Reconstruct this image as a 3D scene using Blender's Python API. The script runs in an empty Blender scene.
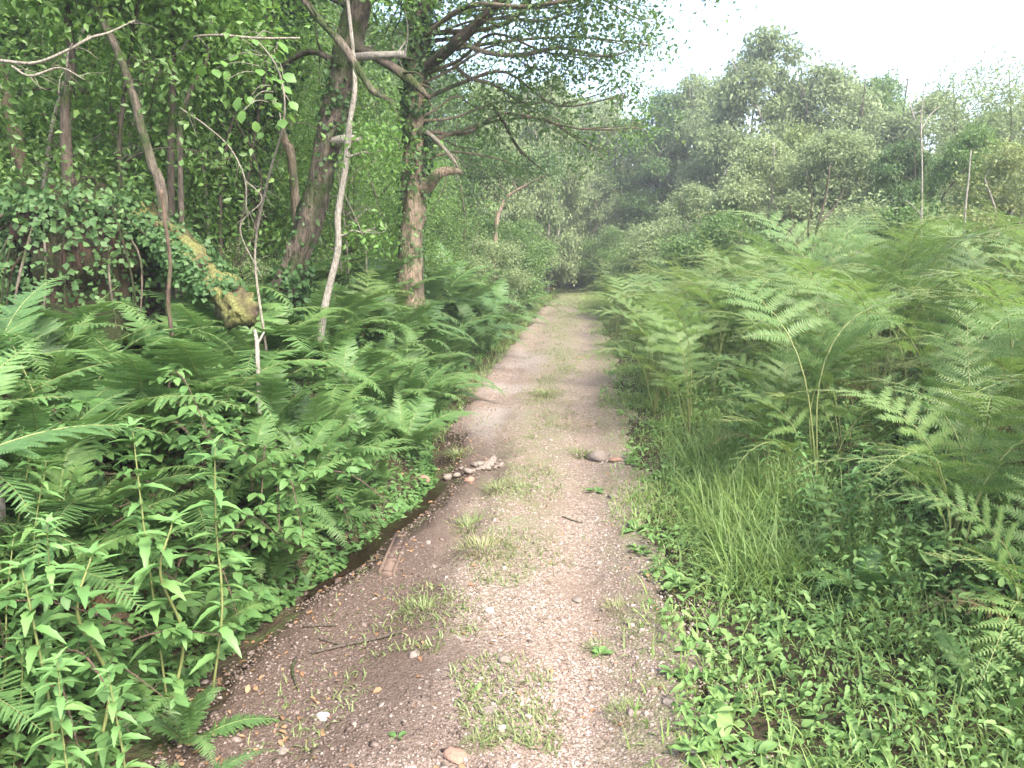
import bpy, math
import numpy as np
R = math.radians
rng = np.random.default_rng(7)
SC = bpy.context.scene
COL = SC.collection

# ------------------------------------------------------------------ camera maths
F = 745.0; PITCH = R(10.2); CAMZ = 1.6
def P(px, py, d):
    """point at forward distance d (metres) seen through the photograph's pixel px,py"""
    rx = (px-512)/F; ry = (384-py)/F
    cy, sy = math.cos(PITCH), math.sin(PITCH)
    dy = cy + ry*sy; dz = -sy + ry*cy
    t = d/dy
    return np.array([rx*t, d, CAMZ+dz*t])
def pxat(px, d):            # lateral metres for a pixel column at ground level
    return (px-512)/F*d*math.cos(PITCH) + 0.0

# ------------------------------------------------------------------ noise (value noise, vectorised)
def _hash(i, j, s):
    n = np.sin(i*127.1+j*311.7+s*74.7)*43758.5453
    return n-np.floor(n)
def vnoise(x, y, s=0):
    x = np.asarray(x, float); y = np.asarray(y, float)
    i = np.floor(x); j = np.floor(y); f = x-i; g = y-j
    f = f*f*(3-2*f); g = g*g*(3-2*g)
    a = _hash(i, j, s); b = _hash(i+1, j, s); c = _hash(i, j+1, s); d = _hash(i+1, j+1, s)
    return (a*(1-f)+b*f)*(1-g)+(c*(1-f)+d*f)*g
def fbm(x, y, s=0, o=3):
    r = 0; a = .5; t = 0
    for k in range(o):
        r = r+a*vnoise(x*2**k, y*2**k, s+k); t += a; a *= .5
    return r/t
def sst(a, b, x):
    t = np.clip((x-a)/(b-a), 0, 1); return t*t*(3-2*t)

# ------------------------------------------------------------------ terrain
def centre(y):
    y = np.asarray(y, float)
    return -0.45+0.098*y+0.011*np.maximum(y-23, 0)**2
HW = 0.9
def shift(y):
    """how far the ditch cuts into the gravel at y"""
    return np.interp(y, [2.6, 3.3, 3.8, 4.6, 5.3, 5.9, 7.0, 9.0], [0, .08, .24, .42, .46, .30, .08, 0])
def ueff(u, y):
    return np.where(u < 0, u-shift(y)*np.clip(-u/.35, 0, 1), u)
def H(x, y):
    x = np.asarray(x, float); y = np.asarray(y, float)
    u = ueff(x-centre(y), y)
    base = 0.05*(fbm(x*.6, y*.6, 3)-.5)
    rut = -0.04*np.exp(-((np.abs(u)-.5)/.2)**2)
    wob = .18*(vnoise(y*.7, 0*y, 9)-.5)
    dd = np.exp(-((y-4.6)/2.6)**2)
    ditch = -(0.05+.07*dd)*np.exp(-((u+1.02+wob)/.17)**2)
    v = -(u+1.1+wob)
    bank = .55*sst(0, .75, v)+.20*np.clip(v-.5, 0, 4)+.06*np.clip(v-4.5, 0, 20)
    bank = bank+sst(.1, .8, v)*.16*(fbm(x*1.4, y*1.4, 5)-.5)
    v2 = u-.95
    rise = .07*sst(0, .8, v2)+.05*np.clip(v2-.5, 0, 25)+sst(.1, 1, v2)*.12*(fbm(x*1.2, y*1.2, 6)-.5)
    far = .012*np.maximum(y-22, 0)
    return base+rut+ditch+bank+rise+far

# ------------------------------------------------------------------ materials
def mat(name):
    m = bpy.data.materials.new(name); m.use_nodes = True
    nt = m.node_tree; nt.nodes.clear()
    return m, nt, nt.nodes.new, nt.links.new
def ramp(n, stops):
    e = n.color_ramp.elements
    while len(e) > 1: e.remove(e[-1])
    e[0].position = stops[0][0]; e[0].color = (*stops[0][1], 1)
    for p, c in stops[1:]:
        k = e.new(p); k.color = (*c, 1)
def leaf_mat(name, cols, trans=.35, rough=.45, spec=.35, yellow=None):
    m, nt, N, L = mat(name)
    geo = N('ShaderNodeNewGeometry'); oi = N('ShaderNodeObjectInfo')
    mx = N('ShaderNodeMath'); mx.operation = 'MULTIPLY_ADD'; mx.inputs[1].default_value = .55
    m2 = N('ShaderNodeMath'); m2.operation = 'MULTIPLY'; m2.inputs[1].default_value = .45
    L(oi.outputs['Random'], m2.inputs[0]); L(geo.outputs['Random Per Island'], mx.inputs[0]); L(m2.outputs[0], mx.inputs[2])
    def soft(c):
        l = .3*c[0]+.6*c[1]+.1*c[2]; return tuple(max(.004, (l+(k-l)*.96)*w) for k, w in zip(c, (1.05, 1.0, .98)))
    cr = N('ShaderNodeValToRGB'); n = len(cols)
    ramp(cr, [(i/(n-1) if n > 1 else 0, soft(c)) for i, c in enumerate(cols)])
    L(mx.outputs[0], cr.inputs[0])
    pb = N('ShaderNodeBsdfPrincipled'); pb.inputs['Roughness'].default_value = rough
    pb.inputs['Specular IOR Level'].default_value = spec
    L(cr.outputs[0], pb.inputs['Base Color'])
    tr = N('ShaderNodeBsdfTranslucent')
    hs = N('ShaderNodeHueSaturation'); hs.inputs['Hue'].default_value = .485; hs.inputs['Value'].default_value = 1.35; hs.inputs['Saturation'].default_value = 1.1
    L(cr.outputs[0], hs.inputs['Color']); L(hs.outputs[0], tr.inputs['Color'])
    ms = N('ShaderNodeMixShader'); ms.inputs[0].default_value = trans
    L(pb.outputs[0], ms.inputs[1]); L(tr.outputs[0], ms.inputs[2])
    out = N('ShaderNodeOutputMaterial'); L(ms.outputs[0], out.inputs[0])
    return m
def bark_mat(name, dark, light, moss=None, mossamt=.5, scale=1.0):
    m, nt, N, L = mat(name)
    tc = N('ShaderNodeTexCoord'); mp = N('ShaderNodeMapping'); mp.inputs['Scale'].default_value = (26*scale, 26*scale, 6*scale)
    L(tc.outputs['Object'], mp.inputs[0])
    n1 = N('ShaderNodeTexNoise'); n1.inputs['Scale'].default_value = 2.0; n1.inputs['Detail'].default_value = 8; n1.inputs['Roughness'].default_value = .65
    L(mp.outputs[0], n1.inputs['Vector'])
    cr = N('ShaderNodeValToRGB'); ramp(cr, [(.3, dark), (.7, light)]); L(n1.outputs[0], cr.inputs[0])
    col = cr.outputs[0]
    if moss:
        n2 = N('ShaderNodeTexNoise'); n2.inputs['Scale'].default_value = 5.0; n2.inputs['Detail'].default_value = 6
        L(tc.outputs['Object'], n2.inputs['Vector'])
        c2 = N('ShaderNodeValToRGB'); ramp(c2, [(.62-.3*mossamt, (0, 0, 0)), (.78-.3*mossamt, (1, 1, 1))]); L(n2.outputs[0], c2.inputs[0])
        mix = N('ShaderNodeMixRGB'); L(c2.outputs[0], mix.inputs[0]); L(col, mix.inputs[1])
        n3 = N('ShaderNodeTexNoise'); n3.inputs['Scale'].default_value = 60; n3.inputs['Detail'].default_value = 4
        L(tc.outputs['Object'], n3.inputs['Vector'])
        c3 = N('ShaderNodeValToRGB'); ramp(c3, [(.3, tuple(.5*k for k in moss)), (.7, tuple(1.3*k for k in moss))]); L(n3.outputs[0], c3.inputs[0])
        L(c3.outputs[0], mix.inputs[2]); col = mix.outputs[0]
    pb = N('ShaderNodeBsdfPrincipled'); pb.inputs['Roughness'].default_value = .85; pb.inputs['Specular IOR Level'].default_value = .2
    L(col, pb.inputs['Base Color'])
    bp = N('ShaderNodeBump'); bp.inputs['Strength'].default_value = 1.0; bp.inputs['Distance'].default_value = .035
    L(n1.outputs[0], bp.inputs['Height']); L(bp.outputs[0], pb.inputs['Normal'])
    out = N('ShaderNodeOutputMaterial'); L(pb.outputs[0], out.inputs[0])
    return m
def plain_mat(name, cols, rough=.8, spec=.3, nscale=30, bump=.3):
    m, nt, N, L = mat(name)
    geo = N('ShaderNodeNewGeometry'); tc = N('ShaderNodeTexCoord')
    n1 = N('ShaderNodeTexNoise'); n1.inputs['Scale'].default_value = nscale; n1.inputs['Detail'].default_value = 6
    L(tc.outputs['Object'], n1.inputs['Vector'])
    a = N('ShaderNodeMath'); a.operation = 'MULTIPLY_ADD'; a.inputs[1].default_value = .75
    b = N('ShaderNodeMath'); b.operation = 'MULTIPLY_ADD'; b.inputs[1].default_value = .6; b.inputs[2].default_value = -.18
    L(n1.outputs[0], b.inputs[0]); L(geo.outputs['Random Per Island'], a.inputs[0]); L(b.outputs[0], a.inputs[2])
    cr = N('ShaderNodeValToRGB'); n = len(cols); ramp(cr, [(i/max(1, n-1), c) for i, c in enumerate(cols)])
    L(a.outputs[0], cr.inputs[0])
    pb = N('ShaderNodeBsdfPrincipled'); pb.inputs['Roughness'].default_value = rough; pb.inputs['Specular IOR Level'].default_value = spec
    L(cr.outputs[0], pb.inputs['Base Color'])
    bp = N('ShaderNodeBump'); bp.inputs['Strength'].default_value = bump; bp.inputs['Distance'].default_value = .01
    L(n1.outputs[0], bp.inputs['Height']); L(bp.outputs[0], pb.inputs['Normal'])
    out = N('ShaderNodeOutputMaterial'); L(pb.outputs[0], out.inputs[0])
    return m

M = {}
M['fern'] = leaf_mat('fern_leaf', [(.058, .130, .045), (.085, .180, .055), (.13, .24, .068)], .36)
M['bracken'] = leaf_mat('bracken_leaf', [(.062, .135, .036), (.098, .19, .048), (.145, .245, .068)], .38)
M['frond_brown'] = leaf_mat('withered_frond', [(.07, .045, .024), (.12, .075, .04)], .2)
M['rachis'] = plain_mat('frond_stalk', [(.12, .15, .05), (.17, .19, .07)], .6)
M['nettle'] = leaf_mat('shoot_leaf', [(.085, .195, .06), (.115, .24, .075), (.16, .29, .09)], .3)
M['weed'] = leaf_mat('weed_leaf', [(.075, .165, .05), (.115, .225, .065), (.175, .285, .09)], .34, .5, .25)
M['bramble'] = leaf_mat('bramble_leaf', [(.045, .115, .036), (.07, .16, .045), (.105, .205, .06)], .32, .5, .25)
M['grass'] = leaf_mat('grass_blade', [(.10, .19, .045), (.14, .24, .06), (.21, .29, .10)], .36)
M['drygrass'] = leaf_mat('thin_grass_blade', [(.10, .16, .05), (.16, .20, .08), (.24, .23, .12)], .3)
M['oak'] = leaf_mat('oak_leaf', [(.050, .110, .036), (.080, .155, .048), (.12, .20, .065)], .42)
M['hazel'] = leaf_mat('hazel_leaf', [(.08, .18, .038), (.11, .23, .05), (.16, .28, .065)], .45)
M['wood'] = leaf_mat('woodland_leaf', [(.065, .135, .038), (.095, .185, .05), (.14, .24, .07)], .42)
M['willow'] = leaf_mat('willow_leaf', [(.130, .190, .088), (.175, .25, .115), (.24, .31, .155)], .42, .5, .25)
M['yellowleaf'] = leaf_mat('yellowing_leaf', [(.11, .18, .06), (.145, .215, .07), (.20, .245, .095)], .38)
M['ivy'] = leaf_mat('ivy_leaf', [(.030, .078, .028), (.048, .108, .036), (.075, .15, .05)], .25, .5, .2)
M['litter'] = leaf_mat('fallen_leaf', [(.12, .07, .035), (.20, .12, .06), (.28, .20, .11)], .1, .7)
M['bark'] = bark_mat('rough_bark', (.024, .019, .015), (.21, .175, .14), (.045, .065, .022), .55)
M['bark_dark'] = bark_mat('dark_bark', (.045, .036, .028), (.14, .115, .09), (.045, .06, .02), .4)
M['bark_pale'] = bark_mat('pale_bark', (.16, .14, .11), (.48, .45, .40), (.09, .10, .05), .18, 2)
M['bark_tan'] = bark_mat('tan_flaking_bark', (.10, .075, .052), (.34, .275, .205), (.07, .10, .04), .45)
M['bark_red'] = bark_mat('reddish_bark', (.05, .035, .026), (.19, .135, .10), (.06, .08, .03), .4)
M['twig'] = bark_mat('grey_twig', (.13, .115, .09), (.36, .33, .27), None)
M['moss'] = bark_mat('mossy_wood', (.035, .026, .017), (.10, .075, .048), (.165, .17, .06), .8)
M['stump'] = bark_mat('rotting_stump', (.010, .008, .006), (.055, .034, .022), (.03, .04, .014), .75)
M['stone'] = plain_mat('grey_stone', [(.08, .065, .053), (.15, .125, .105), (.23, .20, .178)], .85, .2, 50, .8)
M['stone_pink'] = plain_mat('pink_stone', [(.17, .10, .072), (.25, .16, .12)], .85, .2, 50, .8)
M['stone_white'] = plain_mat('pale_stone', [(.20, .18, .16), (.31, .285, .255)], .8, .2, 50, .6)
M['pebbles'] = plain_mat('gravel_pebble', [(.07, .048, .037), (.14, .10, .08), (.20, .15, .125), (.22, .17, .145), (.25, .20, .17), (.29, .24, .21), (.42, .38, .34)], .8, .25, 60)
M['pebbles_wet'] = plain_mat('wet_gravel_pebble', [(.03, .02, .015), (.06, .042, .033), (.09, .066, .053), (.12, .09, .075), (.17, .135, .115), (.30, .26, .23)], .5, .35, 60)
M['rust'] = plain_mat('brown_worn_strip', [(.055, .038, .03), (.125, .09, .073)], .9, .15, 40)

def ground_mat():
    m, nt, N, L = mat('woodland_soil')
    tc = N('ShaderNodeTexCoord')
    n1 = N('ShaderNodeTexNoise'); n1.inputs['Scale'].default_value = 3.5; n1.inputs['Detail'].default_value = 9; n1.inputs['Roughness'].default_value = .7
    L(tc.outputs['Object'], n1.inputs['Vector'])
    cr = N('ShaderNodeValToRGB'); ramp(cr, [(.3, (.022, .017, .011)), (.5, (.045, .035, .022)), (.62, (.045, .06, .022)), (.78, (.06, .085, .03))])
    L(n1.outputs[0], cr.inputs[0])
    pb = N('ShaderNodeBsdfPrincipled'); pb.inputs['Roughness'].default_value = .95; pb.inputs['Specular IOR Level'].default_value = .1
    L(cr.outputs[0], pb.inputs['Base Color'])
    n2 = N('ShaderNodeTexNoise'); n2.inputs['Scale'].default_value = 40; n2.inputs['Detail'].default_value = 6
    L(tc.outputs['Object'], n2.inputs['Vector'])
    bp = N('ShaderNodeBump'); bp.inputs['Strength'].default_value = .8; bp.inputs['Distance'].default_value = .04
    L(n2.outputs[0], bp.inputs['Height']); L(bp.outputs[0], pb.inputs['Normal'])
    out = N('ShaderNodeOutputMaterial'); L(pb.outputs[0], out.inputs[0])
    return m
def path_mat():
    m, nt, N, L = mat('gravel_and_earth')
    tc = N('ShaderNodeTexCoord')
    def noise(s, d=6, r=.6):
        n = N('ShaderNodeTexNoise'); n.inputs['Scale'].default_value = s; n.inputs['Detail'].default_value = d; n.inputs['Roughness'].default_value = r
        L(tc.outputs['Object'], n.inputs['Vector']); return n.outputs[0]
    def vor(s):
        v = N('ShaderNodeTexVoronoi'); v.inputs['Scale'].default_value = s; v.inputs['Randomness'].default_value = 1
        L(tc.outputs['Object'], v.inputs['Vector']); return v
    def mixc(fac, a, b, mode='MIX'):
        x = N('ShaderNodeMixRGB'); x.blend_type = mode
        if isinstance(fac, float): x.inputs[0].default_value = fac
        else: L(fac, x.inputs[0])
        L(a, x.inputs[1])
        if isinstance(b, tuple): x.inputs[2].default_value = (*b, 1)
        else: L(b, x.inputs[2])
        return x.outputs[0]
    def rmp(x, stops):
        c = N('ShaderNodeValToRGB'); ramp(c, stops); L(x, c.inputs[0]); return c.outputs[0]
    v1 = vor(95); v2 = vor(210)
    sep = N('ShaderNodeSeparateColor'); L(v1.outputs['Color'], sep.inputs[0])
    sep2 = N('ShaderNodeSeparateColor'); L(v2.outputs['Color'], sep2.inputs[0])
    stops = [(0, (.055, .040, .029)), (.3, (.115, .086, .066)), (.6, (.17, .131, .103)), (.85, (.235, .188, .153)), (.97, (.42, .37, .335))]
    c1 = rmp(sep.outputs[0], stops); c2 = rmp(sep2.outputs[0], stops)
    col = mixc(rmp(noise(25), [(.42, (0, 0, 0)), (.58, (1, 1, 1))]), c1, c2)
    # bare sandy earth patches
    earth = rmp(noise(60, 8), [(.3, (.11, .08, .058)), (.7, (.185, .138, .108))])
    em = rmp(noise(1.7, 8, .7), [(.47, (0, 0, 0)), (.62, (.75, .75, .75))])
    col = mixc(em, col, earth)
    # damp dark strip along the ditch: stored per vertex as the lateral place on the path
    at = N('ShaderNodeAttribute'); at.attribute_name = 'damp'
    col = mixc(at.outputs['Fac'], col, rmp(noise(90, 5), [(.3, (.035, .024, .018)), (.62, (.085, .06, .047)), (.75, (.24, .19, .16))]))
    a2 = N('ShaderNodeAttribute'); a2.attribute_name = 'mossy'
    gm = N('ShaderNodeMath'); gm.operation = 'MULTIPLY'; L(a2.outputs['Fac'], gm.inputs[0]); L(rmp(noise(9, 8, .75), [(.42, (0, 0, 0)), (.64, (.8, .8, .8))]), gm.inputs[1])
    col = mixc(gm.outputs[0], col, (.095, .125, .040))
    a3 = N('ShaderNodeAttribute'); a3.attribute_name = 'pale'
    col = mixc(a3.outputs['Fac'], col, rmp(sep2.outputs[0], [(0, (.14, .125, .115)), (.5, (.23, .21, .195)), (1, (.36, .34, .32))]))
    pb = N('ShaderNodeBsdfPrincipled'); pb.inputs['Specular IOR Level'].default_value = .25
    rr = N('ShaderNodeMapRange'); rr.inputs['To Min'].default_value = .9; rr.inputs['To Max'].default_value = .55; L(at.outputs['Fac'], rr.inputs[0]); L(rr.outputs[0], pb.inputs['Roughness'])
    L(col, pb.inputs['Base Color'])
    bp = N('ShaderNodeBump'); bp.inputs['Strength'].default_value = .8; bp.inputs['Distance'].default_value = .006; bp.invert = True
    L(v1.outputs['Distance'], bp.inputs['Height'])
    b2 = N('ShaderNodeBump'); b2.inputs['Strength'].default_value = .5; b2.inputs['Distance'].default_value = .02
    L(noise(18, 8), b2.inputs['Height']); L(bp.outputs[0], b2.inputs['Normal']); L(b2.outputs[0], pb.inputs['Normal'])
    out = N('ShaderNodeOutputMaterial'); L(pb.outputs[0], out.inputs[0])
    return m
def water_mat():
    m, nt, N, L = mat('shallow_brown_water')
    pb = N('ShaderNodeBsdfPrincipled'); pb.inputs['Base Color'].default_value = (.016, .011, .007, 1)
    pb.inputs['Roughness'].default_value = .06; pb.inputs['Specular IOR Level'].default_value = .5
    tc = N('ShaderNodeTexCoord'); n = N('ShaderNodeTexNoise'); n.inputs['Scale'].default_value = 14; n.inputs['Detail'].default_value = 3
    L(tc.outputs['Object'], n.inputs['Vector'])
    bp = N('ShaderNodeBump'); bp.inputs['Strength'].default_value = .12; bp.inputs['Distance'].default_value = .01
    L(n.outputs[0], bp.inputs['Height']); L(bp.outputs[0], pb.inputs['Normal'])
    out = N('ShaderNodeOutputMaterial'); L(pb.outputs[0], out.inputs[0])
    return m
M['ground'] = ground_mat(); M['path'] = path_mat(); M['water'] = water_mat()

# ------------------------------------------------------------------ mesh building
class MB:
    def __init__(s): s.v = []; s.q = []; s.t = []; s.n = 0; s.qm = []; s.tm = []
    def add(s, v, q=None, t=None, mi=0):
        v = np.asarray(v, float).reshape(-1, 3); s.v.append(v)
        if q is not None and len(q): q = np.asarray(q)+s.n; s.q.append(q); s.qm.append(np.full(len(q), mi))
        if t is not None and len(t): t = np.asarray(t)+s.n; s.t.append(t); s.tm.append(np.full(len(t), mi))
        s.n += len(v)
    def mesh(s, name, mats, smooth=False):
        v = np.concatenate(s.v)
        q = np.concatenate(s.q) if s.q else np.zeros((0, 4), int)
        t = np.concatenate(s.t) if s.t else np.zeros((0, 3), int)
        me = bpy.data.meshes.new(name)
        me.vertices.add(len(v)); me.vertices.foreach_set('co', v.astype(np.float32).ravel())
        nl = len(q)*4+len(t)*3
        me.loops.add(nl); me.loops.foreach_set('vertex_index', np.concatenate([q.ravel(), t.ravel()]).astype(np.int32))
        me.polygons.add(len(q)+len(t))
        ls = np.concatenate([np.arange(len(q))*4, len(q)*4+np.arange(len(t))*3]).astype(np.int32)
        me.polygons.foreach_set('loop_start', ls)
        mi = np.concatenate((s.qm or [np.zeros(0)])+(s.tm or [np.zeros(0)])).astype(np.int32)
        me.polygons.foreach_set('material_index', mi)
        if smooth: me.polygons.foreach_set('use_smooth', np.ones(len(q)+len(t), bool))
        for m in (mats if isinstance(mats, (list, tuple)) else [mats]): me.materials.append(m)
        me.update(calc_edges=True); me.validate()
        return me
def nrm(a):
    return a/np.maximum(np.linalg.norm(a, axis=-1, keepdims=True), 1e-9)
def inst(mb, T, pos, ydir, zdir, sc, mi=0):
    """many copies of template T=(verts, quads, tris); x across, y along, z normal; sc (n,3)"""
    V, Q, Tr = T
    n = len(pos); k = len(V)
    Y = nrm(ydir); X = nrm(np.cross(Y, zdir)); Z = np.cross(X, Y)
    sc = np.asarray(sc, float)
    if sc.ndim == 1: sc = np.repeat(sc[:, None], 3, 1)
    W = V[None]*sc[:, None, :]
    out = pos[:, None]+W[..., 0:1]*X[:, None]+W[..., 1:2]*Y[:, None]+W[..., 2:3]*Z[:, None]
    off = (np.arange(n)*k)[:, None, None]
    mb.add(out.reshape(-1, 3), (Q[None]+off).reshape(-1, 4) if len(Q) else None, (Tr[None]+off).reshape(-1, 3) if len(Tr) else None, mi)
def smooth_pts(p, r, n):
    p = np.asarray(p, float); r = np.asarray(r, float)
    pp = np.vstack([2*p[0]-p[1], p, 2*p[-1]-p[-2]])
    out = []; rad = []
    m = len(p)-1
    for i in range(m):
        a, b, c, d = pp[i], pp[i+1], pp[i+2], pp[i+3]
        for t in np.linspace(0, 1, n, endpoint=False):
            out.append(.5*((2*b)+(c-a)*t+(2*a-5*b+4*c-d)*t*t+(3*b-a-3*c+d)*t**3)); rad.append(r[i]*(1-t)+r[i+1]*t)
    out.append(p[-1]); rad.append(r[-1])
    return np.array(out), np.array(rad)
def tube(mb, pts, rad, seg=8, mi=0, rough=0, cap=True, seed=0):
    pts = np.asarray(pts, float); rad = np.asarray(rad, float); n = len(pts)
    T = nrm(np.gradient(pts, axis=0))
    up = np.array([1.0, .13, .07]) if abs(T[0][0]) < .8 else np.array([.1, .2, 1.0])
    fr = []; a = up
    for i in range(n):
        a = a-T[i]*np.dot(a, T[i]); a = a/np.linalg.norm(a); fr.append(a)
    A = np.array(fr); B = np.cross(T, A)
    th = np.linspace(0, 2*np.pi, seg, endpoint=False)
    rr = rad[:, None]*np.ones(seg)[None]
    if rough:
        g = np.random.default_rng(seed)
        ii, jj = np.meshgrid(np.arange(n), np.arange(seg), indexing='ij')
        k = g.random(seg)*.8
        rr = rr*(1+rough*(vnoise(ii*.35+seed, jj*1.7, seed)-.5)*1.4+rough*(k-.4)[None]*.7)
    v = pts[:, None]+rr[..., None]*(np.cos(th)[None, :, None]*A[:, None]+np.sin(th)[None, :, None]*B[:, None])
    v = v.reshape(-1, 3)
    i = np.arange(n-1)[:, None]*seg; j = np.arange(seg)[None]; j2 = (j+1) % seg
    q = np.stack([i+j, i+j2, i+seg+j2, i+seg+j], -1).reshape(-1, 4)
    t = None
    if cap:
        v = np.vstack([v, pts[0], pts[-1]]); c0, c1 = n*seg, n*seg+1
        jj = np.arange(seg); j2 = (jj+1) % seg
        t = np.vstack([np.stack([j2, jj, np.full(seg, c0)], 1), np.stack([(n-1)*seg+jj, (n-1)*seg+j2, np.full(seg, c1)], 1)])
    mb.add(v, q, t, mi)
def stem(mb, pts, rad, seg=8, n=5, **k):
    if np.isscalar(rad): rad = [rad]*len(pts)
    p, r = smooth_pts(pts, rad, n); tube(mb, p, r, seg, **k)

def obj(name, me, parent=None, loc=None, rz=None):
    o = bpy.data.objects.new(name, me); COL.objects.link(o)
    if parent: o.parent = parent
    if loc is not None: o.location = loc
    if rz is not None: o.rotation_euler = (0, 0, rz)
    return o
def tag(o, label=None, cat=None, group=None, kind=None):
    if label: o['label'] = label
    if cat: o['category'] = cat
    if group: o['group'] = group
    if kind: o['kind'] = kind
    return o
def dup(root, loc, rot=(0, 0, 0), sc=1.0, label=None, group=None):
    r = root.copy(); COL.objects.link(r); r.location = loc; r.rotation_euler = rot; r.scale = (sc,)*3 if np.isscalar(sc) else sc
    if label: r['label'] = label
    if group: r['group'] = group
    for ch in root.children:
        c = ch.copy(); COL.objects.link(c); c.parent = r
    return r

# ------------------------------------------------------------------ leaf templates
def tri_leaf(w=.5, fold=.12, droop=-.12):
    V = np.array([(0, 0, 0), (w*.5, .42, fold), (0, 1, droop), (-w*.5, .42, fold)], float)
    return V, np.zeros((0, 4), int), np.array([(0, 1, 2), (0, 2, 3)])
def blade_leaf(w=.4, n=6, fold=.05, droop=.25, teeth=0.0, peak=.38):
    V = []; Q = []
    for i in range(n+1):
        s = i/n
        ww = .5*w*(math.sin(math.pi*s**(math.log(.5)/math.log(peak))))**.8 if 0 < s < 1 else .004
        if teeth: ww *= (1+teeth*(1 if i % 2 else -1))
        z = -droop*s*s
        V += [(-ww, s, z+fold*(ww/w*2)), (0, s, z), (ww, s, z+fold*(ww/w*2))]
    for i in range(n):
        a = 3*i
        Q += [(a, a+1, a+4, a+3), (a+1, a+2, a+5, a+4)]
    return np.array(V, float), np.array(Q), np.zeros((0, 3), int)
def grass_blade(n=4, bend=.5, w=.03):
    V = []; Q = []
    for i in range(n+1):
        s = i/n; a = bend*s
        V += [(-w*(1-s)**.7-.0005, s*math.cos(a*.9), -bend*.6*s*s), (w*(1-s)**.7+.0005, s*math.cos(a*.9), -bend*.6*s*s)]
    for i in range(n): a = 2*i; Q.append((a, a+1, a+3, a+2))
    return np.array(V, float), np.array(Q), np.zeros((0, 3), int)
def pinna_T(n=10, w=.16, gap=.15):
    """a fern pinna: axis along y, rows of small blunt lobes on both sides"""
    V = []; Q = []; h = 1/(n+.5)
    for i in range(n):
        y0 = i*h; y1 = y0+h*(1-gap)
        l = w*(1-((i+.3)/n))**.65*(1 if i > 0 else .9)+.012
        for sgn in (-1, 1):
            b = len(V)
            V += [(0, y0, 0), (0, y1, 0), (sgn*l, y1+h*.55, -.015), (sgn*l*.92, y0+h*.5, -.015)]
            Q.append((b, b+1, b+2, b+3) if sgn < 0 else (b, b+3, b+2, b+1))
    b = len(V); V += [(-.03*w*8*.16, (n-1)*h, 0), (.03*w*8*.16, (n-1)*h, 0), (0.002, 1, -.01), (-.002, 1, -.01)]; Q.append((b, b+1, b+2, b+3))
    return np.array(V, float), np.array(Q), np.zeros((0, 3), int)
T_CROWN = tri_leaf(.55); T_NARROW = tri_leaf(.3); T_IVY = tri_leaf(.95, .1, -.1)
T_BROAD = blade_leaf(.55, 6, .06, .25, .06, .42); T_HAZEL = blade_leaf(.8, 5, .06, .2, .08, .5)
T_LANCE = blade_leaf(.30, 8, .07, .5, .13, .33); T_LANCE2 = blade_leaf(.42, 8, .07, .6, .14, .33); T_DOCK = blade_leaf(.5, 6, .10, .45, 0, .55)
T_GRASS = [grass_blade(4, b, w) for b, w in ((.3, .012), (.7, .014), (1.1, .012), (1.5, .014))]
T_PINNA = pinna_T(12, .115, .1); T_PINNULE = pinna_T(6, .20, .1)

# ------------------------------------------------------------------ fronds
def rachis(L, e0, e1, pw, n=48, knee=False):
    s = np.linspace(0, 1, n); e = e0+(e1-e0)*s**pw
    if knee: e = e0+(R(12)-e0)*sst(.22, .18+.27*pw, s)+(e1-R(12))*sst(.5, 1, s)
    d = np.stack([0*s, np.cos(e), np.sin(e)], 1)*(L/(n-1))
    p = np.vstack([np.zeros(3), np.cumsum(d[:-1], 0)])
    return s, p, e
def lady_frond(seed, L=.95, e0=68, e1=-30, pw=1.2, wid=.17, npair=30, stipe=.12, brown=False):
    g = np.random.default_rng(seed); mb = MB()
    s, p, e = rachis(L, R(e0), R(e1), pw)
    sw = g.normal(0, .05); p = p+np.stack([sw*L*s**2, 0*s, 0*s], 1)
    tube(mb, p[::3], np.linspace(.0045, .001, len(p[::3])), 4, 1)
    for side in (-1, 1):
        ss = stipe+(1-stipe)*(np.arange(npair)+.25*(side > 0))/npair
        ss = np.clip(ss, 0, .995); t = (ss-stipe)/(1-stipe)
        pos = np.stack([np.interp(ss, s, p[:, k]) for k in range(3)], 1); ee = np.interp(ss, s, e)
        T = np.stack([0*ee, np.cos(ee), np.sin(ee)], 1); Nn = np.stack([0*ee, -np.sin(ee), np.cos(ee)], 1)
        B = np.array([[1.0, 0, 0]])*side
        ln = wid*np.minimum(1, .35+2.2*t)*(1-t)**.75*1.35+.006
        ln = ln*(1+g.normal(0, .06, npair))
        a = R(14)+.35*t+g.normal(0, .07, npair)
        yd = B*np.cos(a)[:, None]+T*np.sin(a)[:, None]-Nn*(.10+g.normal(0, .10, npair))[:, None]
        zd = Nn+B*g.normal(.12, .12, npair)[:, None]+T*g.normal(-.15, .1, npair)[:, None]
        inst(mb, T_PINNA, pos, yd, zd, np.stack([ln*1.0, ln, ln], 1))
    return mb.mesh('fern_frond', [M['frond_brown'] if brown else M['fern'], M['rachis']])
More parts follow.
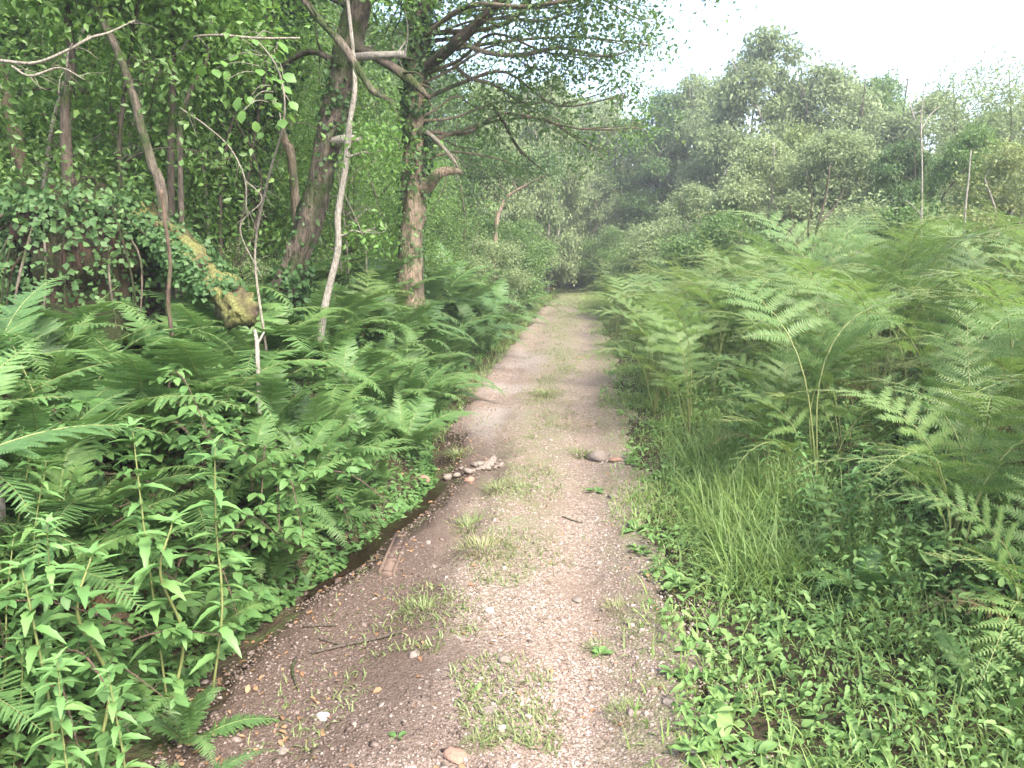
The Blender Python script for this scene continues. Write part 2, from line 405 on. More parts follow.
def bracken_frond(seed, L=1.5, e0=86, e1=-8, pw=2.2, wid=.38, npair=12, stipe=.44, yellow=False, brown=False):
    g = np.random.default_rng(seed); mb = MB()
    s, p, e = rachis(L, R(e0), R(e1), pw, 48, True)
    sw = g.normal(0, .08); p = p+np.stack([sw*L*s**2, 0*s, 0*s], 1)
    tube(mb, p[::3], np.linspace(.0065, .0015, len(p[::3])), 5, 1)
    for side in (-1, 1):
        ss = stipe+(1-stipe)*(1-(1-np.arange(npair)/npair)**1.25)+.012*(side > 0)
        ss = np.clip(ss, 0, .99); t = (ss-stipe)/(1-stipe)
        for k in range(npair):
            tt = t[k]; pos = np.array([np.interp(ss[k], s, p[:, c]) for c in range(3)]); ee = np.interp(ss[k], s, e)
            T = np.array([0, math.cos(ee), math.sin(ee)]); Nn = np.array([0, -math.sin(ee), math.cos(ee)]); B = np.array([side, 0, 0.])
            lp = wid*(1-tt)**.9*(1+g.normal(0, .08))+.03
            a = R(20)+.45*tt+g.normal(0, .06)
            D = B*math.cos(a)+T*math.sin(a)+Nn*(.18+g.normal(0, .10)); D /= np.linalg.norm(D)
            nn = max(5, int(lp/.0185)); q = np.arange(nn)/nn
            dr = g.uniform(.10, .32)
            ax = pos+D*(lp*q)[:, None]-np.array([0, 0, 1.0])*(dr*lp*q**2)[:, None]
            ax_t = nrm(D[None]-np.array([[0, 0, 1.0]])*(2*dr*q)[:, None])
            Sd = nrm(np.cross(ax_t, Nn[None])); Nz = np.cross(Sd, ax_t)
            tube(mb, ax[::max(1, nn//4)], np.full(len(ax[::max(1, nn//4)]), .0015), 3, 1, cap=False)
            for s2 in (-1, 1):
                l2 = np.minimum(lp*.15*(1-q)**.6, .036)*np.minimum(1, .5+2*(1-q))+.006
                l2 = l2*(1+g.normal(0, .08, nn))
                yd = Sd*s2+ax_t*(.35+.4*q)[:, None]-Nz*g.normal(.08, .10, nn)[:, None]
                inst(mb, T_PINNULE, ax, yd, Nz+Sd*g.normal(0, .15, nn)[:, None], np.stack([l2*.95, l2, l2], 1))
    return mb.mesh('bracken_frond', [M['yellowleaf'] if yellow else M['frond_brown'] if brown else M['bracken'], M['rachis']])

LADY = [lady_frond(11, .95, 70, -25, 1.2, .17, 38), lady_frond(12, 1.1, 64, -45, 1.1, .18, 42), lady_frond(13, .85, 82, 10, 1.6, .16, 36),
        lady_frond(14, 1.0, 50, -20, 1.0, .16, 38), lady_frond(15, .7, 66, -60, 1.3, .14, 32), lady_frond(16, 1.2, 72, -15, 1.1, .19, 42),
        lady_frond(18, .95, 80, -70, 1.8, .15, 38), lady_frond(19, .6, 74, 20, 1.4, .12, 28)]
LADY_BROWN = lady_frond(17, .7, 50, -60, .9, .13, 24, .12, True)
BRACK = [bracken_frond(21, 1.85, 86, 0), bracken_frond(22, 2.05, 88, -10, 2.8, .40, 13, .5), bracken_frond(23, 1.6, 84, 35, 2.4, .34, 11, .42), bracken_frond(24, 1.85, 82, -25, 2.2, .38, 12, .42),
         bracken_frond(25, 1.35, 75, 10, 1.9, .30, 10, .36), bracken_frond(27, 1.8, 86, 48, 2.8, .34, 12, .42), bracken_frond(28, 1.5, 80, -35, 1.8, .32, 11, .36)]
BRACK_B = bracken_frond(29, 1.1, 70, -60, 1.4, .26, 10, .36, brown=True)
BRACK_Y = bracken_frond(26, 1.5, 80, -15, 2.0, .40, 10, .48, True)

def clump_parts(name, frond_names, meshes, azs, tilts, scs):
    root = bpy.data.objects.new(name, None); COL.objects.link(root)
    for me, a, t, s in zip(meshes, azs, tilts, scs):
        o = obj('frond', me, root); o.rotation_euler = (t, 0, a); o.scale = (s, s, s)
    return root
def join_clump(name, meshes, azs, tilts, scs, mats):
    mb = MB()
    for me, a, t, s in zip(meshes, azs, tilts, scs):
        n = len(me.vertices); v = np.empty(n*3, np.float32); me.vertices.foreach_get('co', v); v = v.reshape(-1, 3)*s
        c, d = math.cos(t), math.sin(t); v = np.stack([v[:, 0], v[:, 1]*c-v[:, 2]*d, v[:, 1]*d+v[:, 2]*c], 1)
        c, d = math.cos(a), math.sin(a); v = np.stack([v[:, 0]*c-v[:, 1]*d, v[:, 0]*d+v[:, 1]*c, v[:, 2]], 1)
        ls = np.empty(len(me.loops), np.int32); me.loops.foreach_get('vertex_index', ls)
        lt = np.empty(len(me.polygons), np.int32); me.polygons.foreach_get('loop_total', lt)
        mi = np.empty(len(me.polygons), np.int32); me.polygons.foreach_get('material_index', mi)
        st = np.concatenate([[0], np.cumsum(lt)[:-1]])
        b = mb.n; mb.v.append(v); mb.n += n
        for k, store, ms in ((4, mb.q, mb.qm), (3, mb.t, mb.tm)):
            w = np.where(lt == k)[0]
            if len(w): store.append(ls[st[w][:, None]+np.arange(k)]+b); ms.append(mi[w])
    return mb.mesh(name, mats)

# ------------------------------------------------------------------ setting: ground, path, water
def axis(segs):
    out = []
    for a, b, st in segs: out += list(np.arange(a, b, st))
    return np.array(out+[segs[-1][1]])
def grid_mesh(name, X, Y, Z, m, attrs=None):
    ny, nx = X.shape
    v = np.stack([X, Y, Z], -1).reshape(-1, 3)
    i = np.arange(ny-1)[:, None]*nx+np.arange(nx-1)[None]
    q = np.stack([i, i+1, i+nx+1, i+nx], -1).reshape(-1, 4)
    mb = MB(); mb.add(v, q); me = mb.mesh(name, m, True)
    for k, a in (attrs or {}).items():
        at = me.attributes.new(k, 'FLOAT', 'POINT'); at.data.foreach_set('value', a.astype(np.float32).ravel())
    return me
ys = axis([(-6, 1, .25), (1, 9, .09), (9, 20, .2), (20, 45, .5), (45, 80, 2.5)])
us = axis([(-60, -12, 3), (-12, -3, .25), (-3, 3, .08), (3, 12, .25), (12, 60, 3)])
U, Yg = np.meshgrid(us, ys); Xg = U+centre(np.minimum(Yg, 45))
Zg = H(Xg, np.minimum(Yg, 45)*1.0)
und = sst(1.0, .8, np.abs(ueff(U, Yg)))            # the earth bed lies a little lower under the gravel
tag(obj('ground', grid_mesh('ground', Xg, Yg, Zg-.05*und, M['ground'])), 'dark woodland soil of the banks beside the path', None, None, 'structure')
ys = axis([(-3, 1.2, .1), (1.2, 7, .03), (7, 14, .06), (14, 44, .2)])
us = np.linspace(-1.15, 1.15, 76)
U, Yg = np.meshgrid(us, ys); Xg = U+centre(Yg)
edge = .95-.24*sst(9, 26, Yg)+.24*(fbm(Yg*1.3, np.sign(U)*3, 17)-.5)+.34*(fbm(Xg*4, Yg*4, 18)-.5)
dip = sst(edge-.12, edge+.06, np.abs(ueff(U, Yg)))
Zp = H(Xg, Yg)+.006*(fbm(Xg*9, Yg*9, 21)-.5)+0.018*(fbm(Xg*2.6, Yg*2.6, 22)-.5)-.075*dip
damp = sst(-.05, -.70, ueff(U, Yg)+.8*(fbm(Xg*2.5, Yg*2.5, 31)-.5)-.22*sst(4, 2.2, Yg))*sst(9, 5.5, Yg)*.95
damp = np.maximum(damp, .45*sst(.35, .75, U+.5*(fbm(Xg*2.5, Yg*2.5, 35)-.5))*sst(6, 3, Yg))
mossy = np.clip(np.exp(-((U-.05)/.26)**2)*1.2*sst(2.6, 5.0, Yg)+1.0*sst(.45, .85, U)+.6*sst(9, 20, Yg), 0, 1)
pale = np.exp(-((U+.45)/.26)**2)*sst(5.5, 7.5, Yg)*sst(14, 10, Yg)*sst(.35, .6, fbm(Xg*2.2, Yg*1.5, 38))*.6
tag(obj('gravel_path', grid_mesh('gravel_path', Xg, Yg, Zp, M['path'], {'damp': damp, 'mossy': mossy, 'pale': pale})), 'stony gravel track running away between the ferns', None, None, 'structure')

# trickle of water in the ditch
mb = MB(); yy = np.linspace(3.45, 5.35, 60); wob = .18*(vnoise(yy*.7, 0*yy, 9)-.5)
cl = centre(yy)-1.0-wob+.06+shift(yy)+.10*(vnoise(yy*3.1, yy*0, 45)-.5); hw = (.035+.20*np.clip(fbm(yy*3.2, yy*0, 44, 4)-.18, 0, 1))*np.sin(np.pi*np.linspace(0.03, .97, 60))**.6
cols = np.linspace(-1, 1, 7)
X = cl[:, None]+hw[:, None]*cols; Y = np.repeat(yy[:, None], 7, 1)
lvl = H(X, Y); zc = lvl[:, 3]+.020
Z = np.minimum(zc, np.median(zc)+.004)[:, None]+0*X
tag(obj('water', grid_mesh('water', X, Y, Z, M['water'])), 'shallow brown trickle of water in the ditch', None, None, 'structure')

def path_height(x, y):
    return H(x, y)+.006*(fbm(x*9, y*9, 21)-.5)+0.018*(fbm(x*2.6, y*2.6, 22)-.5)
# ------------------------------------------------------------------ loose gravel (uncountable)
OCT = (np.array([(1, 0, 0), (-1, 0, 0), (0, 1, 0), (0, -1, 0), (0, 0, .7), (0, 0, -.7), (.62, .62, .3), (-.62, .62, .3), (-.62, -.62, .3), (.62, -.62, .3)], float), np.zeros((0, 4), int),
       np.array([(0, 6, 4), (6, 2, 4), (2, 7, 4), (7, 1, 4), (1, 8, 4), (8, 3, 4), (3, 9, 4), (9, 0, 4), (0, 2, 6), (2, 1, 7), (1, 3, 8), (3, 0, 9), (2, 0, 5), (1, 2, 5), (3, 1, 5), (0, 3, 5)]))
mb = MB()
n = 46000
y = 1.5+9.5*rng.random(n)**1.9; u = rng.uniform(-1.32, 1.08, n); x = centre(y)+u
keep = (fbm(x*2.2, y*2.2, 51)+.35*(fbm(x*9, y*9, 52)-.5) > .40) | (u < -.5) & (rng.random(n) < .5)
x, y, u = x[keep], y[keep], u[keep]; n = len(x)
sz = .003+.006*rng.random(n)**3+.016*(rng.random(n) > .98)*rng.random(n)**1.5
z = path_height(x, y)-.4*sz*rng.random(n)
a = rng.uniform(0, 2*np.pi, n)
wet = rng.random(n) < sst(.05, -.55, ueff(u, y)+.7*(fbm(x*2.5, y*2.5, 31)-.5)-.2*sst(4, 2.2, y))*sst(8, 5, y)
yd = np.stack([np.cos(a), np.sin(a), .3*rng.normal(size=n)], 1); zd = np.array([[0, 0, 1.0]])+.35*rng.normal(size=(n, 3)); sc = np.stack([sz*rng.uniform(.8, 1.3, n), sz*rng.uniform(1, 1.6, n), sz], 1)
for k_, m_ in enumerate((~wet, wet)): inst(mb, OCT, np.stack([x, y, z+.001], 1)[m_], yd[m_], zd[m_], sc[m_], k_)
tag(obj('gravel', mb.mesh('gravel', [M['pebbles'], M['pebbles_wet']])), 'loose small gravel scattered over the path', None, None, 'stuff')

# ------------------------------------------------------------------ stones
def stone_mesh(seed, sx, sy, sz, m, n=10):
    g = np.random.default_rng(seed); mb = MB()
    th = np.linspace(0, 2*np.pi, n, endpoint=False); ph = np.linspace(-1.45, 1.45, 7)
    V = []
    off = g.normal(size=(4, 3))
    for p in ph:
        for t in th:
            d = np.array([math.cos(p)*math.cos(t), math.cos(p)*math.sin(t), math.sin(p)])
            k = 1+.26*sum(math.sin(2.3*np.dot(d, o)+i) for i, o in enumerate(off))/2+g.normal(0, .05)
            V.append(d*k*(sx, sy, sz))
    i = np.arange(6)[:, None]*n; j = np.arange(n)[None]; j2 = (j+1) % n
    q = np.stack([i+j, i+j2, i+n+j2, i+n+j], -1).reshape(-1, 4)
    V = np.array(V); V = np.vstack([V, V[:n].mean(0), V[-n:].mean(0)]); jj = np.arange(n); k2 = (jj+1) % n
    t = np.vstack([np.stack([k2, jj, np.full(n, 7*n)], 1), np.stack([6*n+jj, 6*n+k2, np.full(n, 7*n+1)], 1)])
    mb.add(V, q, t); return mb.mesh('stone', M[m], False)
def ground_hit(px, py):
    lo, hi = .8, 60
    for _ in range(60):
        mid = (lo+hi)/2; p = P(px, py, mid)
        if p[2] > path_height(p[0], p[1]): lo = mid
        else: hi = mid
    return P(px, py, lo)
for k, (px, py, wpx, hr, m, lab) in enumerate([
    (505, 661, 13, .75, 'stone', 'round grey stone lying alone in the middle of the gravel'),
    (502, 729, 12, .6, 'stone_white', 'small white angular stone near the camera below the round grey one'),
    (454, 756, 27, .3, 'stone_pink', 'flat pink stone half sunk in the gravel at the frame bottom'),
    (414, 655, 13, .6, 'stone', 'small blue-grey stone between dark twigs and round grey stone'),
    (323, 716, 14, .5, 'stone_white', 'whitish chip of stone on the damp brown edge'),
    (489, 711, 17, .4, 'stone', 'flat pale grey stone beside the white angular one'),
    (490, 611, 12, .5, 'stone_white', 'pale stone with a cluster of gravel just below the grass tuft'),
    (597, 459, 24, .75, 'stone', 'largest tan boulder half hidden in grass at the path edge'),
    (713, 579, 12, .8, 'stone', 'round brownish stone among weeds on the verge'),
    (577, 601, 10, .6, 'stone', 'small tan stone on the bare earth by short weeds'),
    (615, 461, 15, .5, 'stone_pink', 'low pinkish stone next to the tan boulder'),
    (612, 497, 12, .5, 'stone', 'grey stone under the broad leaf on the track edge'),
    (283, 752, 13, .6, 'stone', 'grey stone beside the fern at the damp corner'),
    (470, 480, 14, .5, 'stone_pink', 'orange pink stone where the stone row meets the gravel'),
    (422, 480, 17, .6, 'stone_pink', 'orange stone at the ditch end of the stone row'),
    (668, 703, 12, .6, 'stone', 'mauve grey pebble among the verge weeds'),
    (330, 575, 14, .5, 'stone_pink', 'orange broken stone by the water edge'),
    (692, 750, 11, .7, 'stone_white', 'cream pebble on the muddy verge by a rosette weed'),
    ]):
    p = ground_hit(px, py); w = wpx/F*np.linalg.norm(p-[0, 0, CAMZ])*.47; hr *= .75
    o = obj('stone', stone_mesh(100+k, w, w*.85, w*hr, m), None, (p[0], p[1], path_height(p[0], p[1])+w*hr*.25), k*1.3)
    tag(o, lab, 'stone')
g = np.random.default_rng(5)
protos = [stone_mesh(140+k, .028, .022, .015, 'stone') for k in range(4)]
for k in range(26):
    t = g.random(); px = 448+52*t+g.normal(0, 3); py = 478-14*t+g.normal(0, 3.2)
    p = ground_hit(px, py); s = g.uniform(.7, 1.5)
    o = obj('stone', protos[k % 4], None, (p[0], p[1], path_height(p[0], p[1])+.009*s), g.uniform(0, 6)); o.scale = (s, s, s)
    tag(o, 'grey fist-sized stone in the row washed out across the ditch end', 'stone', 'stones washed out across the ditch end')

# ------------------------------------------------------------------ brown strip in the path
a, b = ground_hit(386, 575), ground_hit(402, 536)
ln = np.linalg.norm((b-a)[:2]); mb = MB()
def box(mb, x0, x1, y0, y1, z0, z1, mi=0):
    v = [(x, y, z) for z in (z0, z1) for y in (y0, y1) for x in (x0, x1)]
    mb.add(v, [(0, 2, 3, 1), (4, 5, 7, 6), (0, 1, 5, 4), (2, 6, 7, 3), (0, 4, 6, 2), (1, 3, 7, 5)], None, mi)
w = .042
box(mb, -w, -w+.014, 0, ln, -.02, .022); box(mb, w-.014, w, 0, ln, -.02, .020)
for k in range(4):
    yk = k*(ln-.03)/3; box(mb, -w+.014, w-.014, yk, yk+.03, -.02, .016)
box(mb, -w+.014, w-.014, .03, ln-.03, -.02, .010)
o = obj('edging_strip', mb.mesh('edging_strip', M['rust']), None, (a[0], a[1], path_height(a[0], a[1])-.004), math.atan2(-(b-a)[0], (b-a)[1])); o.rotation_euler[1] = .10; o.rotation_euler[0] = math.atan2(float(path_height(b[0], b[1])-path_height(a[0], a[1])), ln)
tag(o, 'brown worn strip with three sunken panels lying in gravel by the trickle', 'strip')

# ------------------------------------------------------------------ dead twigs on the path
def twig(name, lab, pts, r, m='bark_dark', forks=()):
    mb = MB(); q = []
    for px, py in pts:
        p = ground_hit(px, py); q.append((p[0], p[1], path_height(p[0], p[1])+r*.9))
    stem(mb, q, np.linspace(r, r*.45, len(q)), 6, 4, rough=.2)
    c = np.array(q[0])
    for f in forks:
        q2 = []
        for px, py in f:
            p = ground_hit(px, py); q2.append((p[0], p[1], path_height(p[0], p[1])+r*.7))
        stem(mb, q2, np.linspace(r*.7, r*.3, len(q2)), 5, 4)
    v = [x-c for x in mb.v]; mb.v = v
    tag(obj(name, mb.mesh(name, M[m]), None, c), lab, 'twig')
twig('twig', 'short dark twig on bare earth near the path middle', [(562, 517), (572, 521), (583, 524)], .006)
twig('twig', 'long black forked twig lying across the damp gravel', [(402, 633), (372, 641), (345, 647), (312, 655)], .011, 'bark_dark', [[(345, 647), (330, 643), (318, 640)]])
twig('twig', 'short black twig above the forked one on damp gravel', [(335, 626), (318, 627), (303, 628)], .009)
twig('twig', 'crooked dark twig near the shaded fern corner', [(296, 660), (292, 672), (298, 690)], .008)
twig('twig', 'black stick half in the brown trickle', [(372, 545), (352, 547), (340, 552)], .009)
twig('twig', 'brown stick lying among verge weeds', [(724, 650), (716, 658), (708, 664)], .007, 'bark')

# ------------------------------------------------------------------ trees
def crown(lobes, n, leaf, seed, mb, T=T_CROWN, sig=.15, per=9, flat=.75, shell=.45, mi=0, bias=.5, droop=-.25):
    g = np.random.default_rng(seed); lobes = np.asarray(lobes, float)
    w = lobes[:, 3]**2; w /= w.sum()
    nc = max(1, n//per); li = g.choice(len(lobes), nc, p=w)
    d = nrm(g.normal(size=(nc, 3))); rr = lobes[li, 3]*g.random(nc)**shell
    rr = rr*(1+.25*(g.random(nc)-.5))
    c = lobes[li, :3]+d*rr[:, None]*np.array([1, 1, flat])
    s = sig*g.uniform(.6, 1.5, nc)
    pos = np.repeat(c, per, 0)+g.normal(size=(nc*per, 3))*np.repeat(s, per)[:, None]*np.array([1, 1, .6])
    out = nrm(pos-np.repeat(lobes[li, :3], per, 0)+1e-3)
    yd = nrm(g.normal(size=pos.shape))*.9+out*.5; yd[:, 2] += droop
    zd = g.normal(size=pos.shape)*.7+np.array([0, 0, bias])+out*.35
    sc = leaf*g.uniform(.6, 1.25, len(pos))
    inst(mb, T, pos, yd, zd, sc, mi)
    return c
def limbs(mb, trunk, tr, lobes, seed, seg=6, r0=.035, twigs=5, mi=0):
    g = np.random.default_rng(seed); trunk = np.asarray(trunk)
    for (cx, cy, cz, r) in lobes:
        c = np.array([cx, cy, cz])
        dist = np.linalg.norm(trunk-c, axis=1)+np.maximum(trunk[:, 2]-cz+.2*r, 0)*2
        k = int(np.argmin(dist)); a = trunk[k]; L = np.linalg.norm(c-a)
        if L < .1: continue
        mid = (a+c)/2+np.array([0, 0, .10*L])+g.normal(0, .07*L, 3); q = (a+mid)/2+g.normal(0, .04*L, 3); q2 = (c+mid)/2+g.normal(0, .05*L, 3)
        ra = min(tr[k]*.6, r0*(.5+.35*L))
        stem(mb, [a, q, mid, q2, c], np.linspace(ra, ra*.3, 5), seg, 4, mi=mi)
        for _ in range(twigs):
            d = nrm(g.normal(size=3)); e = c+d*r*.85*np.array([1, 1, .75]); m = (c+e)/2+g.normal(0, .1*r, 3)
            stem(mb, [q2 if g.random() < .4 else c, m, e], [ra*.28, ra*.18, .003], 4, 3, mi=mi, cap=False)
def ivy_on(mb, pts, rad, n, leaf, seed, spread=1.6, T=T_IVY, lo=0, hi=1, hang=.3):
    g = np.random.default_rng(seed); t = lo+(hi-lo)*g.random(n)**.9; i = t*(len(pts)-1)
    k = np.clip(i.astype(int), 0, len(pts)-2); f = (i-k)[:, None]
    p = pts[k]*(1-f)+pts[k+1]*f; r = rad[k]; a = g.uniform(0, 2*np.pi, n)
    o = np.stack([np.cos(a), np.sin(a), .2*g.normal(size=n)], 1)
    cl = vnoise(i*.8+seed, a*1.6, seed)
    pos = p+o*(r*(1+spread*np.maximum(cl, .15)*g.random(n)))[:, None]
    yd = np.stack([.6*g.normal(size=n), .6*g.normal(size=n), -hang-.6*g.random(n)], 1)+o*.4
    keep = cl > .30
    inst(mb, T, pos[keep], yd[keep], (o+.4*g.normal(size=o.shape))[keep], (leaf*g.uniform(.6, 1.3, n))[keep])
def tree(name, label, cat, pts, rad, lobes, nleaf, leaf, seed, bark, lm, T=T_CROWN, group=None, extra=None, ivy=None, seg=12, sig=.15, r0=.035, rough=.25, twigs=5, **kw):
    pts = np.asarray(pts, float); base = pts[0].copy()
    p, r = smooth_pts(pts, rad, 8)
    root = bpy.data.objects.new(name, None); COL.objects.link(root); root.location = base
    mb = MB(); tube(mb, p-base, r, seg, 0, rough, True, seed)
    obj('trunk', mb.mesh('trunk', M[bark], True), root)
    if lobes is not None and len(lobes):
        lob = np.asarray(lobes, float).copy(); lob[:, :3] -= base
        mb = MB(); limbs(mb, p-base, r, lob, seed+1, 6, r0, twigs)
        obj('branches', mb.mesh('branches', M[bark], True), root)
        mb = MB(); crown(lob, nleaf, leaf, seed+2, mb, T, sig, **kw)
        obj('crown', mb.mesh('crown', M[lm]), root)
    for nm, m, lst in (extra or []):
        for q, qr in lst:
            mb = MB(); stem(mb, np.asarray(q)-base, qr, 8, 6, rough=.35)
            if nm != 'broken_stub':
                qq, rr = smooth_pts(np.asarray(q)-base, qr, 4); gg = np.random.default_rng(len(qq)+int(1000*abs(qq[-1][0])))
                for _ in range(6):
                    k = int(gg.integers(2, len(qq))); e = nrm(nrm(qq[k]-qq[k-1])+gg.normal(0, .7, 3)); l = gg.uniform(.10, .40)
                    stem(mb, [qq[k], qq[k]+e*l*.5+gg.normal(0, .02, 3), qq[k]+e*l+[0, 0, -.04]], [rr[k]*.35, rr[k]*.22, .0015], 4, 3, cap=False)
            obj(nm, mb.mesh(nm, M[m], True), root)
    if ivy:
        mb = MB()
        for (n, lf, sp, lo, hi) in ivy: ivy_on(mb, p-base, r, n, lf, seed+7+n, sp, lo=lo, hi=hi)
        obj('ivy', mb.mesh('ivy', M['ivy']), root)
    tag(root, label, cat, group)
    return root
def gz(p, dz=-.05):
    p = np.array(p, float); p[2] = H(p[0], p[1])+dz; return p

# leaning trunk on the bank
D = 6.3
pts = [gz(P(255, 365, D)), P(272, 325, D), P(290, 275, D), P(308, 225, D), P(324, 160, D), P(338, 95, D), P(352, 30, D), P(366, -25, D), P(388, -130, D), P(400, -260, D)]
rad = [.16, .125, .105, .098, .090, .104, .092, .098, .085, .045]
lob = [(*P(px, py, d), r) for px, py, d, r in [(250, -90, 6.3, .7), (330, -120, 6.8, .8), (420, -110, 6.6, .8), (480, -190, 6.2, .8), (390, -260, 6.4, .9), (300, -230, 6.0, .8), (210, -20, 6.9, .55), (400, 20, 7.4, .4)]]
dead = [('branch', 'bark', [([P(296, -12, 5.9), P(318, 18, 5.8), P(343, 45, 5.7), P(360, 72, 5.65), P(374, 92, 5.6), P(386, 98, 5.6)], [.022, .024, .026, .026, .022, .008])]),
        ('branch', 'bark_pale', [([P(336, 58, 6.3), P(372, 56, 6.1), P(405, 54, 6.0)], [.036, .03, .022])]),
        ('branch', 'bark_dark', [([P(342, 40, 6.3), P(378, 58, 6.1), P(408, 78, 6.0), P(430, 98, 5.95)], [.035, .032, .034, .012])]),
        ('branch', 'bark_dark', [([P(332, 60, 6.3), P(312, 52, 6.5), P(290, 62, 6.6), P(262, 92, 6.7)], [.03, .025, .02, .008])]),
        ('broken_stub', 'bark_pale', [([P(329, 142, 6.3), P(345, 140, 6.15), P(359, 138, 6.1)], [.05, .045, .03])])]
tree('leaning_tree', 'dark rough trunk leaning over the ferny bank with broken dead branches', 'tree', pts, rad, lob, 9000, .07, 200, 'bark', 'oak', extra=dead, ivy=[(1900, .05, 1.6, .0, .24), (260, .038, .5, .24, .46), (420, .042, .7, .48, .62)], seg=18, rough=.55, sig=.14, r0=.03)
# white-barked sapling beside it
D = 5.9
pts = [gz(P(316, 335, D)), P(321, 328, D), P(328, 292, D), P(338, 250, D), P(338, 215, D), P(345, 170, D), P(350, 120, D), P(355, 85, D), P(350, 20, D+.1), P(340, -60, D+.2)]
lob = [(*P(px, py, d), r) for px, py, d, r in [(378, 150, 5.9, .22), (330, -80, 6, .5), (400, -30, 6.1, .40), (372, 230, 6.0, .16)]]
tree('birch_sapling', 'slender white-barked sapling standing close beside the leaning dark trunk', 'sapling', pts, [.030, .029, .028, .026, .025, .023, .021, .017, .013, .01], lob, 2200, .055, 220, 'bark_pale', 'hazel', seg=8, r0=.02, sig=.12)
# ivy-clad oak with limbs over the path
D = 9.2
pts = [gz(P(410, 300, D)), P(412, 270, D), P(413, 200, D), P(414, 130, D), P(416, 60, D), P(420, -10, D), P(426, -90, D), P(440, -220, D)]
rad = [.17, .135, .115, .108, .104, .10, .09, .06]
lob = [(*P(px, py, d), r) for px, py, d, r in [
    (470, -20, 8.8, .7), (530, 10, 8.6, .75), (590, 5, 8.6, .7), (545, 70, 8.9, .5), (600, 60, 9.0, .5), (640, 20, 8.7, .35), (500, 110, 9.4, .55), (460, 70, 9.8, .5),
    (625, 95, 9.2, .3), (648, 45, 9.0, .34), (636, 128, 9.6, .28), (590, 150, 10, .35), (560, 120, 9.6, .42), (590, -60, 8.0, .8), (480, -100, 8.6, .9), (650, -50, 8.1, .5), (720, -12, 7.6, .22), (760, -28, 7.6, .25), (700, -60, 7.5, .5), (400, -60, 9.4, .8), (440, 20, 9.4, .6), (380, 40, 9.8, .5), (515, 165, 9.8, .22), (475, 150, 9.9, .25)]]
ex = [('limb', 'bark_dark', [([P(417, 70, D), P(438, 58, 9.0), P(458, 40, 8.8), P(480, 20, 8.7), P(505, -3, 8.6), P(560, -40, 8.5), P(660, -70, 8.0)], [.06, .06, .065, .06, .05, .045, .015])]),
      ('limb', 'twig', [([P(458, 40, 8.8), P(485, 52, 8.8), P(520, 55, 8.8), P(560, 48, 8.9), P(610, 56, 8.9), P(650, 40, 8.9)], [.03, .026, .024, .020, .014, .004])]),
      ('limb', 'twig', [([P(480, 20, 8.7), P(505, 18, 8.7), P(545, 20, 8.6), P(590, 2, 8.6)], [.022, .02, .016, .008])]),
      ('limb', 'twig', [([P(452, 62, 9.2), P(470, 78, 9.2), P(495, 85, 9.2), P(525, 103, 9.3), P(555, 100, 9.3)], [.022, .022, .02, .014, .004])]),
      ('limb', 'bark_dark', [([P(490, 100, 9.6), P(505, 125, 9.6), P(520, 150, 9.6), P(545, 172, 9.7)], [.02, .02, .014, .004])]),
      ('broken_stub', 'bark_tan', [([P(414, 192, D), P(428, 186, 9.1), P(438, 174, 9.0), P(450, 171, 9.0), P(463, 172, 9.0)], [.09, .07, .055, .045, .03])]),
      ('limb', 'twig', [([P(415, 122, D), P(436, 140, 9.1), P(452, 158, 9.0), P(458, 168, 9.0)], [.03, .025, .02, .015])])]
tree('ivy_clad_oak', 'ivy-clad tan trunk with limbs reaching across above the path', 'tree', pts, rad, lob, 17000, .062, 240, 'bark_tan', 'wood', extra=ex, ivy=[(3800, .055, 1.3, .30, .9), (420, .045, .6, .02, .3)], seg=18, rough=.5, sig=.13, r0=.02)
# dark ivy column
D = 8.6
pts = [gz(P(250, 330, D)), P(248, 200, D), P(246, 100, D), P(244, 0, D), P(240, -120, D)]
lob = [(*P(px, py, d), r) for px, py, d, r in [(245, 60, 8.6, .62), (250, 10, 8.6, .65), (235, 110, 8.6, .45), (260, -60, 8.6, .7), (215, 40, 8.7, .45)]]
tree('ivy_smothered_tree', 'dark tree smothered in ivy deep behind the bright hanging leaves', 'tree', pts, [.2, .18, .16, .15, .1], lob, 14000, .075, 260, 'bark_dark', 'ivy', T=T_IVY, sig=.1, r0=.02, ivy=[(2600, .075, 1.2, 0, .8)])
# stems round the old stump
def pole(name, label, pl, d, r0, r1, bark, lobpx, nleaf, leaf, lm, seed, base=True, cat='tree', group=None, T=T_CROWN, **k):
    pts = [P(px, py, dd if dd else d) for px, py, dd in [(a+(None,))[:3] for a in pl]]
    if base: pts[0] = gz(pts[0])
    lob = [(*P(px, py, dd), r) for px, py, dd, r in lobpx]
    return tree(name, label, cat, pts, np.linspace(r0, r1, len(pts)), lob, nleaf, leaf, seed, bark, lm, T, group, seg=8, r0=.02, **k)
pole('hazel_tree', 'crooked grey hazel stem curving up out of the old stump', [(172, 330), (162, 200), (152, 165), (142, 130), (132, 90), (118, 52), (93, 0), (70, -50)], 5.0, .035, .018, 'bark', [(60, -40, 5, .5), (120, 10, 5.3, .35), (150, -60, 5.2, .5)], 3200, .06, 'hazel', 300)
pole('dark_sapling', 'dark mossy stem growing straight from the stump under the bare twigs', [(80, 320), (72, 215), (66, 150), (66, 100), (72, 60), (64, -10)], 5.2, .045, .02, 'bark_dark', [(40, -30, 5.2, .4), (20, 90, 5.5, .3)], 1800, .06, 'hazel', 310)
